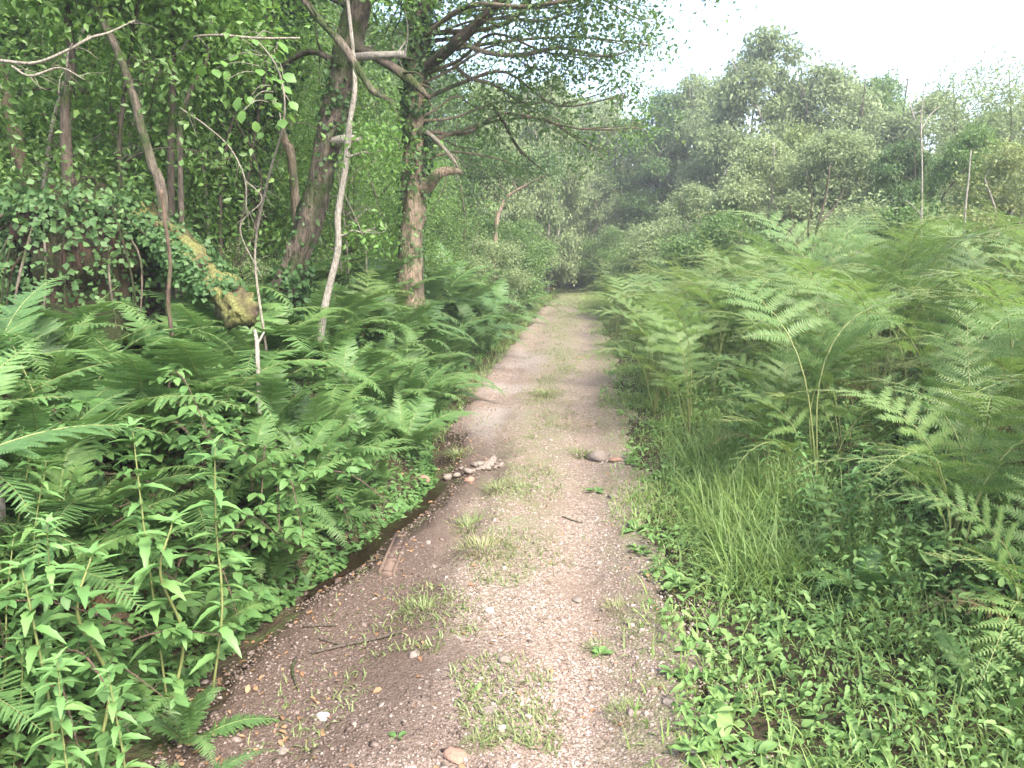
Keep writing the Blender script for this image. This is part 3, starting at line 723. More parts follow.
pole('woodland_tree', 'reddish brown straight trunk standing behind the mossy stump', [(98, 300), (92, 180), (85, 115), (75, 60), (64, 0), (50, -100)], 8.0, .085, .06, 'bark_red', [(40, -60, 8, .8), (110, -40, 8, .7), (20, 20, 8.4, .6), (130, 40, 8.5, .5)], 9000, .075, 'wood', 320)
pole('woodland_tree', 'pale mossy trunk leaning away at the shaded edge of the wood', [(60, 300), (40, 220), (22, 165), (8, 110), (-10, 40), (-30, -60)], 6.6, .07, .05, 'bark_red', [(-30, -40, 6.6, .7), (20, -20, 6.9, .6), (-20, 80, 7.0, .45)], 6500, .07, 'wood', 330)
pole('thin_sapling', 'straight thin dark stem rising between the crooked hazel and ivy tree', [(170, 300), (171, 160), (173, 80), (172, 10), (170, -60)], 5.6, .028, .018, 'bark_dark', [(180, -30, 5.6, .45), (200, 30, 5.9, .3)], 2600, .06, 'hazel', 340, cat='sapling')
pole('thin_sapling', 'forked thin stem bending beneath the horizontal bare twig', [(180, 300), (180, 160), (181, 120), (192, 88), (206, 62), (212, 20)], 5.5, .022, .01, 'bark', [(225, 30, 5.6, .28), (205, 70, 5.7, .2)], 1300, .055, 'hazel', 350, cat='sapling')
pole('brown_stem', 'straight brown bare stem standing up out of the ferns', [(174, 420), (171, 385), (172, 340), (168, 300), (170, 262), (165, 222), (161, 190)], 4.0, .012, .008, 'bark_red', [], 0, .05, 'hazel', 360, cat='stem')
pole('thin_sapling', 'cut pale stem with split bark leaning in the undergrowth', [(300, 200), (293, 170), (286, 145), (281, 122)], 6.9, .045, .03, 'bark_tan', [], 0, .05, 'hazel', 365, cat='stem')
pole('far_tree', 'small pale forked tree leaning at the far end of the bank', [(492, 250), (496, 228), (501, 208), (508, 196), (528, 184), (545, 176)], 16.5, .06, .02, 'bark_tan', [(540, 165, 16.6, .5), (505, 168, 16.6, .4), (475, 160, 16.8, .6)], 3500, .08, 'oak', 370)
# bare twigs strung across the upper shade: each hangs from a sapling's head
def bare(name, label, lst, m='twig', cat='branch'):
    base = np.asarray(lst[0][0][0]); mb = MB()
    g = np.random.default_rng(len(label))
    for q, r in lst:
        stem(mb, np.asarray(q)-base, r, 6, 6, rough=.15)
        qq, rr = smooth_pts(np.asarray(q)-base, r, 4)
        for _ in range(7):
            k = int(g.integers(1, len(qq)-1)); d = nrm(qq[k]-qq[k-1]); e = nrm(d+g.normal(0, .7, 3)); l = g.uniform(.06, .22)
            stem(mb, [qq[k], qq[k]+e*l*.5+g.normal(0, .01, 3), qq[k]+e*l+[0, 0, -.03]], [rr[k]*.45, rr[k]*.3, .001], 4, 3, cap=False)
    tag(obj(name, mb.mesh(name, M[m], True), None, base), label, cat)
bare('bare_branch', 'long pale bare branch arching in past the hazel stem', [([P(-40, 60, 4.3), P(0, 61, 4.3), P(35, 63, 4.3), P(68, 50, 4.35), P(90, 38, 4.4), P(110, 32, 4.5), P(135, 20, 4.8)], [.010, .010, .009, .008, .008, .006, .003]), ([P(12, 66, 4.3), P(30, 76, 4.3), P(60, 68, 4.35), P(85, 80, 4.4)], [.007, .007, .006, .003]), ([P(68, 50, 4.35), P(66, 75, 4.4), P(64, 98, 4.5)], [.006, .005, .003])])
bare('bare_branch', 'grey bare twig running level in front of the dark ivy', [([P(180, 52, 5.4), P(192, 38, 5.3), P(220, 35, 5.2), P(255, 38, 5.2), P(300, 38, 5.3)], [.004, .008, .008, .008, .006])])
bare('bare_branch', 'thin dry stem curving down through the green thicket', [([P(180, 108, 5.3), P(205, 125, 5.2), P(230, 148, 5.2), P(245, 180, 5.1), (P(246, 215, 5.1))], [.006, .006, .005, .005, .004]), ([P(245, 180, 5.1), P(262, 200, 5.1), P(240, 228, 5.1), P(262, 278, 5.0)], [.004, .004, .004, .003])])

# old stump with roots and ivy
D = 5.0
base = gz(P(88, 330, D), -.05); root = bpy.data.objects.new('old_stump', None); COL.objects.link(root); root.location = base
mb = MB(); g = np.random.default_rng(61)
top = P(85, 205, D)-base
body = [(0, 0, 0), (.02, .05, .35), (.03, .02, top[2]*.7), (-.01, .05, top[2]*.95), (0, .02, top[2]*1.02)]
stem(mb, body, [.50, .40, .36, .34, .20], 20, 6, rough=.45, seed=3)
obj('stump', mb.mesh('stump', M['stump'], True), root)
for k in range(17):
    a = g.uniform(-2.9, .2); r = .40
    s = np.array([r*math.cos(a), r*math.sin(a)*.8, top[2]*g.uniform(.65, 1.0)])
    e = np.array([r*1.5*math.cos(a)+g.normal(0, .08), r*1.35*math.sin(a), g.uniform(-.05, .25)]); m = (s+e)/2+np.array([.1*math.cos(a), .1*math.sin(a), .06])+g.normal(0, .06, 3)
    mb = MB(); stem(mb, [s, m, e], [.010*g.uniform(.3, 1.4), .007, .004], 6, 6, rough=.3, seed=k)
    obj('root', mb.mesh('root', M['stump' if k % 3 else 'bark']), root)
mb = MB(); q, r = smooth_pts(body, [.5, .42, .38, .36, .25], 8)
ivy_on(mb, q, r, 4200, .040, 63, .6, lo=.2, hi=1)
obj('ivy', mb.mesh('ivy', M['ivy']), root)
tag(root, 'old rotting stump with hanging roots among the ferns', 'stump')
# mossy log
mb = MB(); q = [P(140, 218, 5.1), P(165, 238, 5.0), P(190, 259, 4.85), P(212, 282, 4.7), P(232, 303, 4.58), P(244, 314, 4.5), P(250, 320, 4.46)]; base = q[0].copy()
stem(mb, np.array(q)-base, [.10, .10, .095, .092, .098, .085, .04], 18, 7, rough=.75, seed=5)
o = tag(obj('mossy_log', mb.mesh('mossy_log', M['moss'], True), None, base), 'yellow-green mossy broken log pointing down towards the path', 'log')
mb = MB(); qq, rr = smooth_pts(np.array(q)-base, [.10, .10, .095, .092, .098, .085, .04], 7); ivy_on(mb, qq, rr, 7000, .036, 66, 1.5, lo=-.0, hi=.56); obj('ivy', mb.mesh('ivy', M['ivy']), o)
mb = MB(); q = [gz(P(258, 400, 4.2), 0), P(258, 372, 4.2), P(257, 345, 4.25), P(255, 330, 4.3)]; base = q[0].copy()
stem(mb, np.array(q)-base, [.013, .013, .012, .009], 7, 5); stem(mb, np.array([P(257, 345, 4.25), P(264, 332, 4.3)])-base, [.009, .005], 6, 3)
tag(obj('pale_stick', mb.mesh('pale_stick', M['bark_pale'], True), None, base), 'pale upright stick poking out below the mossy log end', 'stick')
mb = MB(); q = [gz(P(-3, 600, 2.6), 0), P(-4, 540, 2.6), P(-4, 500, 2.62), P(-9, 440, 2.65)]; base = q[0].copy()
stem(mb, np.array(q)-base, [.03, .029, .028, .024], 9, 5, rough=.15)
tag(obj('pale_stick', mb.mesh('pale_stick', M['bark_pale'], True), None, base), 'whitish thin trunk cut by the frame edge above the leafy shoots', 'trunk')

# ------------------------------------------------------------------ generic trees: prototypes with trunk, branches and crown
def proto_tree(seed, h, w, nleaf, leaf, lm, bark='bark', stems=3, T=T_CROWN, low=.18, nl=16, sig=.2, name='scrub_tree', lean=0, tk=1.0, **k):
    g = np.random.default_rng(seed); root = bpy.data.objects.new(name, None); COL.objects.link(root)
    mb = MB(); lobes = []; P_ = []; R_ = []
    for i in range(stems):
        a = 2*np.pi*i/stems+g.normal(0, .4); sp = w*.25*(stems > 1)
        top = np.array([sp*2*math.cos(a)+lean, sp*2*math.sin(a), h*g.uniform(.75, .95)])
        pts = [np.array([.1*math.cos(a), .1*math.sin(a), -.15]), np.array([sp*.6*math.cos(a), sp*.6*math.sin(a), h*.3])+g.normal(0, .05*h, 3)*[1, 1, 0], np.array([sp*1.4*math.cos(a), sp*1.4*math.sin(a), h*.6])+g.normal(0, .05*h, 3)*[1, 1, 0], top]
        r = tk*np.linspace(.018*h, .004*h, 4)/(1+.25*(stems-1)); p, rr = smooth_pts(pts, r, 6); tube(mb, p, rr, 8, 0, .15, True, seed+i)
        P_.append(p); R_.append(rr)
    obj('trunk', mb.mesh('trunk', M[bark], True), root)
    for i in range(nl):
        z = h*(low+(1-low)*((i+.5)/nl)); f = math.sin(math.pi*min(1, .12+.86*((i+.5)/nl)))**.6
        a = i*2.4+g.normal(0, .4); rad = w*f*g.uniform(.35, .75)
        lobes.append((rad*math.cos(a)+lean*z/h, rad*math.sin(a), z*.95, w*g.uniform(.17, .36)*(.6+.4*f)))
    mb = MB(); limbs(mb, np.vstack(P_), np.concatenate(R_), lobes, seed+1, 5, .014, 5)
    obj('branches', mb.mesh('branches', M[bark], True), root)
    mb = MB(); crown(lobes, nleaf, leaf, seed+2, mb, T, sig, **k)
    obj('crown', mb.mesh('crown', M[lm]), root)
    return root
PT = {
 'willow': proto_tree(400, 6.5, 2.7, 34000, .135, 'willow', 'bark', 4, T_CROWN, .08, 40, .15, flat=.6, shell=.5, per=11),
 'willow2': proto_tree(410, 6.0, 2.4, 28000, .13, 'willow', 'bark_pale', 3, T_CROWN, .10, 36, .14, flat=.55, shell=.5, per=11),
 'green': proto_tree(420, 7.5, 2.8, 36000, .135, 'wood', 'bark', 2, T_CROWN, .10, 40, .15, flat=.6, shell=.5, per=11),
 'oakish': proto_tree(430, 7.0, 2.6, 34000, .13, 'oak', 'bark_dark', 2, T_CROWN, .08, 36, .15, flat=.55, shell=.5, per=11),
 'yellow': proto_tree(440, 4.0, 1.4, 14000, .085, 'yellowleaf', 'bark_pale', 3, T_CROWN, .15, 12, .16),
 'shrub': proto_tree(450, 2.6, 1.5, 17000, .075, 'wood', 'bark', 5, T_CROWN, .08, 14, .16),
 'shrub2': proto_tree(460, 2.4, 1.4, 15000, .07, 'willow', 'bark', 5, T_CROWN, .08, 14, .15),
 'hazelsh': proto_tree(470, 2.9, 1.5, 15000, .052, 'hazel', 'bark_dark', 6, T_CROWN, .10, 22, .16, tk=.55, flat=.6),
 'airy': proto_tree(480, 5.0, 1.7, 9500, .09, 'willow', 'bark', 2, T_NARROW, .25, 18, .2, tk=.45),
}
used = set()
def place(kind, name, cat, px, d, top, label, group=None, base_py=None, wide=1.0, rz=None):
    """stands at forward distance d under pixel column px; its top reaches pixel row top"""
    x = P(px, 260, d)[0]; z0 = float(H(x, d)); zt = P(px, top, d)[2]
    h = {'willow': 6.5, 'willow2': 6.0, 'green': 7.5, 'oakish': 7.0, 'yellow': 4.0, 'shrub': 2.6, 'shrub2': 2.4, 'hazelsh': 2.9, 'airy': 5.0}[kind]*1.06
    s = (zt-z0)/h; pr = PT[kind]; rot = (0, 0, rng.uniform(0, 6.28) if rz is None else rz)
    sc = (s*wide, s*wide, s)
    if kind in used: o = dup(pr, (x, d, z0), rot, sc)
    else: o = pr; used.add(kind); o.location = (x, d, z0); o.rotation_euler = rot; o.scale = sc
    o.name = name; tag(o, label, cat, group); return o
GW = 'trees of the wood crowding beyond the shaded bank'
LW = 'leafy tree of the dense wood behind the leaning trunk and stump'
for k, (kind, px, d, top, wd) in enumerate([
    ('green', -120, 10, -160, .9), ('green', -20, 11.5, -170, .8), ('oakish', 70, 12.5, -160, .85), ('green', 150, 11, -190, .75), ('oakish', 215, 14, -120, .8), ('green', 290, 14.5, -120, .7),
    ('green', 345, 18, -70, .7), ('oakish', 20, 16, -90, .9), ('green', 120, 17, -80, .9), ('green', 260, 18, -60, .9), ('oakish', 325, 23, -20, .8), ('green', 415, 24, 0, .7), ('green', -90, 16, -80, 1), ('green', 190, 22, -30, 1), ('green', 50, 23, -30, 1), ('oakish', -220, 13, -120, 1)]):
    place(kind, 'woodland_tree', 'tree', px, d, top, LW, GW, wide=wd)
place('oakish', 'woodland_tree', 'tree', 450, 23, 55, 'dark green tree behind the pale forked tree of the bank', wide=.75)
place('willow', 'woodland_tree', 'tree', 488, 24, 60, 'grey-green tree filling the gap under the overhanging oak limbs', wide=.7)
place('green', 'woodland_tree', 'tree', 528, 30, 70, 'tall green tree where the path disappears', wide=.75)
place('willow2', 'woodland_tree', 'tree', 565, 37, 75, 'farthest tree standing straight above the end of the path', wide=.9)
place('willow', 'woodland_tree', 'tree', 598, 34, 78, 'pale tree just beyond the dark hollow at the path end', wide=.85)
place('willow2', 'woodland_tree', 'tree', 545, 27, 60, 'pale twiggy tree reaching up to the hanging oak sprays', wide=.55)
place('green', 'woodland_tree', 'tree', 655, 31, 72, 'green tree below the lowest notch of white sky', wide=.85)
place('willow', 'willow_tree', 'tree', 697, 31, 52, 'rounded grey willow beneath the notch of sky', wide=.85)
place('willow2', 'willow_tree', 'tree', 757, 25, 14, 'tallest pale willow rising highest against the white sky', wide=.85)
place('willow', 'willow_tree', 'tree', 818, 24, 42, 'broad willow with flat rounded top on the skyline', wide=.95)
place('green', 'willow_tree', 'tree', 865, 25, 58, 'green rounded tree between the flat-topped willow and the skyline dip', wide=.8)
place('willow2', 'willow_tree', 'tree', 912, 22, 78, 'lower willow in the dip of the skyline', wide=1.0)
place('airy', 'feathery_tree', 'tree', 972, 14, 30, 'feathery open tree whose thin sprays stand against white sky', wide=1.0)
place('green', 'willow_tree', 'tree', 970, 19, 92, 'green tree behind the feathery open one', wide=.9)
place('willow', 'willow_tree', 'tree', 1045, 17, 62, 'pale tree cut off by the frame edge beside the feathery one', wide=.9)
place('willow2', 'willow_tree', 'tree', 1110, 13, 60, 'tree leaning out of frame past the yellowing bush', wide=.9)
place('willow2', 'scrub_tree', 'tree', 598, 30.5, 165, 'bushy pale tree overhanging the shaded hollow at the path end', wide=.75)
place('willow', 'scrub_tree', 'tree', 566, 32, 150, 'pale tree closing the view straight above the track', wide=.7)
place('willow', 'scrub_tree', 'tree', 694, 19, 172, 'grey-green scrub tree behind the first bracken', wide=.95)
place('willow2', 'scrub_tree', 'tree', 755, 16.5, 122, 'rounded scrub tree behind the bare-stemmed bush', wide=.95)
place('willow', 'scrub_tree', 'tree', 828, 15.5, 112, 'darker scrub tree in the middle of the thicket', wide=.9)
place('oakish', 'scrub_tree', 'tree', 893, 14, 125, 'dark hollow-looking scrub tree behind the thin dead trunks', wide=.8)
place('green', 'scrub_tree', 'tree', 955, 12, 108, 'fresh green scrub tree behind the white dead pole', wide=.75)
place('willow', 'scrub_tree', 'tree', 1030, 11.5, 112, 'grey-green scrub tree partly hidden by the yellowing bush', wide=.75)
place('yellow', 'yellowing_bush', 'bush', 1005, 10.5, 128, 'yellow-tinged bush at the edge of the thicket', wide=1.0)
place('yellow', 'yellowing_bush', 'bush', 790, 18.5, 112, 'small rusty-tinged bush high in the thicket', wide=.8)
for k, (kind, px, d, top, lab) in enumerate([
    ('shrub2', 545, 30, 225, 'low grey shrub at the end of the ferny bank'), ('shrub', 520, 22, 215, 'dense shrub squeezing the path end from the bank side'),
    ('shrub', 478, 20, 212, 'rounded shrub under the pale forked tree'), ('shrub2', 528, 26, 222, 'pale shrub leaning over the far path'), ('shrub', 615, 27, 225, 'dark shrub hiding where the path turns'),
    ('shrub2', 486, 14.8, 232, 'grey-green shrub hiding the foot of the pale forked tree'), ('shrub', 508, 18, 225, 'shrub bulging over the ferns towards the far path'), ('shrub2', 665, 17, 212, 'pale-leaved shrub above the near bracken'), ('shrub', 720, 14.5, 205, 'green shrub poking above the bracken crest'), ('shrub2', 850, 12.5, 190, 'grey-green bush just behind the bare-stemmed bush'),
    ('shrub', 910, 11, 195, 'leafy bush behind the bracken at the thin dead trunk'), ('shrub', 640, 20, 235, 'shaded shrub beside the grassy path end'), ('shrub2', 600, 29.5, 232, 'pale bush inside the far bend of the path'), ('shrub2', 574, 30.5, 226, 'pale bush standing dead ahead where the path turns'), ('shrub2', 556, 31.5, 222, 'grey bush closing the path far away'), ('shrub', 583, 33, 215, 'green bush closing the path far away'), ('shrub', 548, 29, 218, 'bush at the outer side of the far bend')]):
    place(kind, 'shrub', 'shrub', px, d, top, lab, wide=1.15)
GH = 'hazel bushes filling the shade of the wood'
for k, (px, d, top) in enumerate([(-60, 6.6, 40), (10, 7.6, 60), (105, 8.2, 95), (135, 10.0, 40), (215, 9.6, 110), (270, 11.4, 70), (330, 14.5, 110), (370, 16.0, 110), (400, 18.0, 130), (300, 12.6, 130), (60, 10, 30), (200, 11, 40), (150, 7.8, 170), (40, 6.4, 180), (235, 9.2, 190), (340, 13, 180)]):
    place('hazelsh', 'hazel_bush', 'bush', px, d, top, 'light green hazel bush in the shade beneath the trees of the wood', GH, wide=1.0)
for px, d, top, lab in [(462, 17, 190, 'twiggy shrub on the bank crest between the oak and pale forked tree'), (420, 14.5, 195, 'dense low shrub right behind the ivy-clad oak'), (372, 13, 205, 'shaded shrub between the white sapling and the oak')]:
    place('shrub', 'shrub', 'shrub', px, d, top, lab, wide=.9)

TS = [proto_tree(490+k, 3.6, .8, 3600, .045, 'hazel' if k else 'wood', 'twig' if k == 1 else 'bark_dark', 1+k, T_CROWN, .15, 15, .16, 'thicket_sapling', tk=.30) for k in range(3)]
usedt = set(); g = np.random.default_rng(96)
for i, (px, d) in enumerate([(8, 5.4), (48, 6.0), (118, 6.3), (140, 5.6), (188, 7.0), (205, 6.6), (232, 7.4), (225, 8.4), (250, 9.0), (236, 8.0), (338, 9.4), (372, 10.5), (392, 11.2), (350, 8.3), (432, 12.2), (446, 14), (30, 7.4), (92, 7.0), (160, 8.0), (222, 8.8), (318, 10.2), (456, 16)]):
    k = i % 3; x = P(px, 260, d)[0]; loc = (x, d, float(H(x, d))-.03); rot = (g.normal(0, .12), g.normal(.05, .12), g.uniform(0, 6)); sc = g.uniform(.8, 1.5)
    if k not in usedt: usedt.add(k); o = TS[k]; o.location = loc; o.rotation_euler = rot; o.scale = (sc,)*3
    else: o = dup(TS[k], loc, rot, sc)
    o.name = 'thicket_sapling'; tag(o, 'spindly sapling with thin leafy twigs in the tangle of the shaded bank', 'sapling', 'spindly saplings of the shaded bank')
for px, d, top in [(30, 7.2, 190), (130, 7.8, 185), (205, 8.4, 180), (255, 9.6, 175), (330, 11, 185), (385, 12.5, 190), (-30, 6.0, 200), (285, 8.6, 225), (232, 6.9, 235)]:
    place('shrub' if px % 2 else 'shrub2', 'shrub', 'shrub', px, d, top, 'dense small-leaved shrub in the shade behind the stump and leaning trunk', 'small-leaved shrubs of the shaded bank', wide=1.0)

# hanging bright hazel leaves near the dark ivy
root = bpy.data.objects.new('hazel_sapling', None); COL.objects.link(root); D = 4.7
base = gz(P(275, 400, D+.2)); root.location = base; mb = MB()
q = [base, P(262, 320, D+.3), P(255, 250, D+.4), P(268, 180, D+.2), P(284, 120, D), P(280, 75, D), P(262, 46, D), P(245, 36, D)]
stem(mb, np.array(q)-base, [.009, .009, .008, .007, .006, .005, .004, .003], 6, 6)
sp = [(235, 45), (262, 40), (278, 52), (255, 70), (270, 75), (284, 88), (262, 98), (274, 110), (250, 92), (215, 72), (232, 80), (280, 70), (268, 60), (240, 62), (288, 104), (225, 62), (272, 92), (282, 120), (262, 122), (246, 108)]
pos = []; g = np.random.default_rng(3)
for px, py in sp:
    e = P(px+g.normal(0, 4), py+g.normal(0, 4), D+g.normal(0, .12)); s = P(278-(278-px)*.3, py-6, D); stem(mb, np.array([s, (s+e)/2+[0, 0, .03], e])-base, [.003, .0025, .002], 4, 3)
    pos += [e-base, e-base+g.normal(0, .04, 3)]
obj('stem', mb.mesh('stem', M['twig'], True), root)
pos = np.array(pos); n = len(pos); mb = MB()
inst(mb, T_HAZEL, pos, np.stack([g.normal(.3, .6, n), g.normal(-.3, .5, n), g.normal(-.45, .25, n)], 1), np.stack([g.normal(0, .4, n), g.normal(-.5, .3, n), g.normal(1, .2, n)], 1), g.uniform(.05, .085, n))
obj('foliage', mb.mesh('foliage', M['hazel']), root)
tag(root, 'hanging spray of bright green hazel leaves before the dark ivy', 'sapling')

# bare-stemmed bush and dead poles in the thicket
def pole2(name, label, pl, d, r, m, cat, side=()):
    base = P(*pl[0], d); base = gz(base); mb = MB()
    q = [base]+[P(px, py, d) for px, py in pl[1:]]
    stem(mb, np.array(q)-base, np.linspace(r, r*.4, len(q)), 7, 5)
    for s in side: stem(mb, np.array([P(px, py, d+dd) for px, py, dd in s])-base, np.linspace(r*.55, .004, len(s)), 5, 5)
    tag(obj(name, mb.mesh(name, M[m], True), None, base), label, cat)
pole2('dead_pole', 'thin whitish dead trunk rising from bracken to the skyline', [(922, 300), (921, 240), (922, 170), (921, 120), (924, 95)], 9.8, .014, 'bark_pale', 'dead tree', [[(921, 130, 0), (930, 115, .1), (940, 106, .2)], [(921, 215, 0), (912, 205, 0), (905, 200, 0)]])
pole2('dead_pole', 'short white dead pole near the yellowing bush', [(963, 300), (965, 215), (968, 185), (971, 150)], 9.0, .015, 'bark_pale', 'dead tree')
pole2('bare_bush', 'dark bare-stemmed bush fanning up through the bracken', [(806, 310), (808, 282), (812, 255), (818, 225), (826, 195), (830, 165)], 8.6, .022, 'bark_dark', 'bush',
      [[(808, 282, 0), (800, 262, .1), (797, 240, .15), (790, 205, .2)], [(809, 278, 0), (822, 262, -.1), (832, 250, -.15), (838, 238, -.2)], [(808, 280, 0), (828, 270, .1), (848, 258, .1), (866, 246, .1)], [(812, 255, 0), (808, 230, .1), (812, 200, .1), (806, 170, .1)], [(818, 225, 0), (836, 205, .05), (848, 180, .1)], [(797, 240, .15), (784, 222, .2), (772, 200, .25)]])

# ------------------------------------------------------------------ ferns on the bank
# prototypes: near ones keep each frond as a part, farther ones are one mesh
def fern_spec(seed, n, hot):
    g = np.random.default_rng(seed)
    az = np.arange(n)*2*np.pi/n+g.normal(0, .4, n)
    ms = [LADY[k] for k in g.integers(0, len(LADY), n)]
    t = g.normal(0, .2, n); z = g.uniform(.62, 1.2, n)
    if hot: ms[0] = LADY_BROWN; t[0] = -.25; z[0] = .8
    return ms, az, t, z
FP = [clump_parts('fern', None, *fern_spec(500+k, 9+k % 3, k in (1, 4))) for k in range(7)]
FJ = [join_clump('fern', *fern_spec(520+k, 9+k % 3, False), [M['fern'], M['rachis']]) for k in range(7)]
FBR = clump_parts('fern', None, *fern_spec(540, 8, True))
g = np.random.default_rng(77)
GF = 'ferns covering the shaded bank'
cand = []
for _ in range(9000):
    y = 1.7+24*g.random()**1.5; v = g.random()**1.25*(1.2+2.6*min(1, y/6)); x = float(centre(y))-1.27-.12*(y < 3)+.15*sst(8, 12, y)+.9*float(shift(y))-.13*math.exp(-((y-4.2)/.9)**2)-v
    if y < 2.6 and v < .1: continue
    if all((x-a)**2+(y-b)**2 > (.24+.0135*y)**2 for a, b, _ in cand): cand.append((x, y, v))
    if len(cand) >= 282: break
cand.sort(key=lambda c: c[1])
usedp = set()
NEARLAB = 'arching green fern on the near bank beside the trickle and stump'
for i, (x, y, v) in enumerate(cand):
    z = float(H(x, y))-.03; s = g.uniform(.78, 1.12)*(1.0 if v > .35 else .85)*(1+.28*float(sst(4.5, 8, y)))
    tl = (g.normal(0, .06), g.normal(.10, .08) if v < 1.2 else g.normal(0, .06), g.uniform(0, 6.28))
    if y < 7:
        k = int(g.integers(0, 7)); lab = NEARLAB
        if k not in usedp: o = FP[k]; usedp.add(k); o.location = (x, y, z); o.rotation_euler = tl; o.scale = (s,)*3
        else: o = dup(FP[k], (x, y, z), tl, s)
    else:
        lab = 'fern on the far part of the bank between the oak and the path end'
        o = obj('fern', FJ[int(g.integers(0, 7))], None, (x, y, z)); o.rotation_euler = tl; o.scale = (s,)*3
    tag(o, lab, 'fern', GF)
for i in range(26):
    y = 2.5+7*g.random()**1.2; x = float(centre(y))-1.16-.16*g.random()+float(shift(y))-.10*math.exp(-((y-4.2)/.9)**2); s = g.uniform(.34, .55)
    o = dup(FP[int(g.integers(0, 7))], (x, y, float(H(x, y))-.02), (g.normal(0, .1), .22, g.uniform(0, 6.28)), s); tag(o, 'small fern drooping over the edge of the damp ditch', 'fern', 'small ferns along the ditch edge')
# a few ferns the photo singles out
for px, py, d, s, rz, k, lab in [(85, 490, 2.95, .8, .6, 2, 'fern with one brown withered frond by the tall pale shoots'), (178, 632, 2.25, .42, 1.0, 1, 'small low fern spilling onto the damp gravel corner'),
                                 (150, 745, 1.8, .42, 2.0, 3, 'smallest fern at the bottom edge under the leafy shoots'), (330, 470, 4.3, .85, .2, 4, 'fern whose long frond tips hang over the trickle'), (418, 372, 7.9, .95, .9, 0, 'fern throwing a long frond out towards the gravel beside the oak')]:
    p = P(px, py, d); x = p[0]; z = float(H(x, d))-.02
    if 'brown' in lab: o = FBR; o.location = (x, d, z); o.rotation_euler = (0, .12, rz); o.scale = (s,)*3
    else: o = dup(FP[k], (x, d, z), (0, .12, rz), s, lab)
    tag(o, lab, 'fern', 'ferns singled out on the bank')

# ------------------------------------------------------------------ bracken on the sunny side
def brack_spec(seed, n):
    g = np.random.default_rng(seed)
    ms = [BRACK[k] for k in g.integers(0, len(BRACK), n)]
    if seed in (601, 603): ms[0] = BRACK_B
    return ms, g.uniform(0, 6.28, n), g.normal(-.08, .15, n), g.uniform(.7, 1.12, n)
BP = [clump_parts('bracken', None, *brack_spec(600+k, 6+k % 2)) for k in range(5)]
BJ = [join_clump('bracken', *brack_spec(620+k, 6+k % 2), [M['bracken'], M['rachis']]) for k in range(5)]
BRY = clump_parts('bracken', None, [BRACK_Y, BRACK[2], BRACK_Y], [.3, 2.2, 4.4], [-.1, -.05, -.2], [.9, 1, .85])
g = np.random.default_rng(88); cand = []
for _ in range(8000):
    y = 2.2+21*g.random()**1.25; r0 = 2.1 if y < 4.2 else (1.65 if y < 6.0 else 1.15)
    v = g.random()**1.1*(2.6+.55*y); x = float(centre(y))+r0-.25*vnoise(y*.9, 3, 5)+v
    if x > .75*y+2.0: continue
    if all((x-a)**2+(y-b)**2 > (.30+.0150*y)**2 for a, b, _ in cand): cand.append((x, y, v))
    if len(cand) >= 272: break
cand.sort(key=lambda c: c[1]); usedp = set()
GB = 'bracken stand on the sunny side of the path'
for i, (x, y, v) in enumerate(cand):
    z = float(H(x, y))-.04; s = g.uniform(.86, 1.16)*(1.0+.10*float(sst(5, 8, y)))*(.76+.30*min(1, v/1.0))*(1+.12*min(1, max(0, v-1)/2))
    tl = (g.normal(0, .07), g.normal(-.03, .07), g.uniform(0, 6.28))
    if y < 6.5:
        k = i % 5; lab = 'tall bracken plant of the near stand beyond the grassy verge'
        if k not in usedp: o = BP[k]; usedp.add(k); o.location = (x, y, z); o.rotation_euler = tl; o.scale = (s,)*3
        else: o = dup(BP[k], (x, y, z), tl, s)
    else:
        lab = 'bracken plant in the deep stand below the scrub trees'
        o = obj('bracken', BJ[i % 5], None, (x, y, z)); o.rotation_euler = tl; o.scale = (s,)*3
    tag(o, lab, 'bracken', GB)
g = np.random.default_rng(87)
for i in range(26):  # added bracken: its yellower green stands in for sunlit highlights on the ferns
    y = 7.5+10*g.random(); x = float(centre(y))-1.5-1.9*g.random(); s_ = g.uniform(.5, .72)
    o = obj('bracken', BJ[int(g.integers(0, 5))], None, (x, y, float(H(x, y))-.04)); o.rotation_euler = (0, .12, g.uniform(0, 6.28)); o.scale = (s_,)*3
    tag(o, 'yellower bracken plant added as sunlit highlight among the ferns below the ivy-clad oak', 'bracken', 'bracken among the bank ferns')
g = np.random.default_rng(89)
for i in range(11):
    y = 1.9+4.5*g.random(); x = float(centre(y))+1.55+1.0*g.random(); s_ = g.uniform(.26, .42)
    o = dup(FP[int(g.integers(0, 7))], (x, y, float(H(x, y))-.01), (g.normal(0, .1), g.normal(-.1, .1), g.uniform(0, 6.28)), s_); tag(o, 'small fern among the low weeds under the near bracken', 'fern', 'small ferns on the verge')
p = P(860, 330, 6.2); BRY.location = (p[0], 6.2, float(H(p[0], 6.2))); BRY.scale = (.95,)*3
tag(BRY, 'bracken plant with yellow-brown fading fronds in the stand', 'bracken', GB)

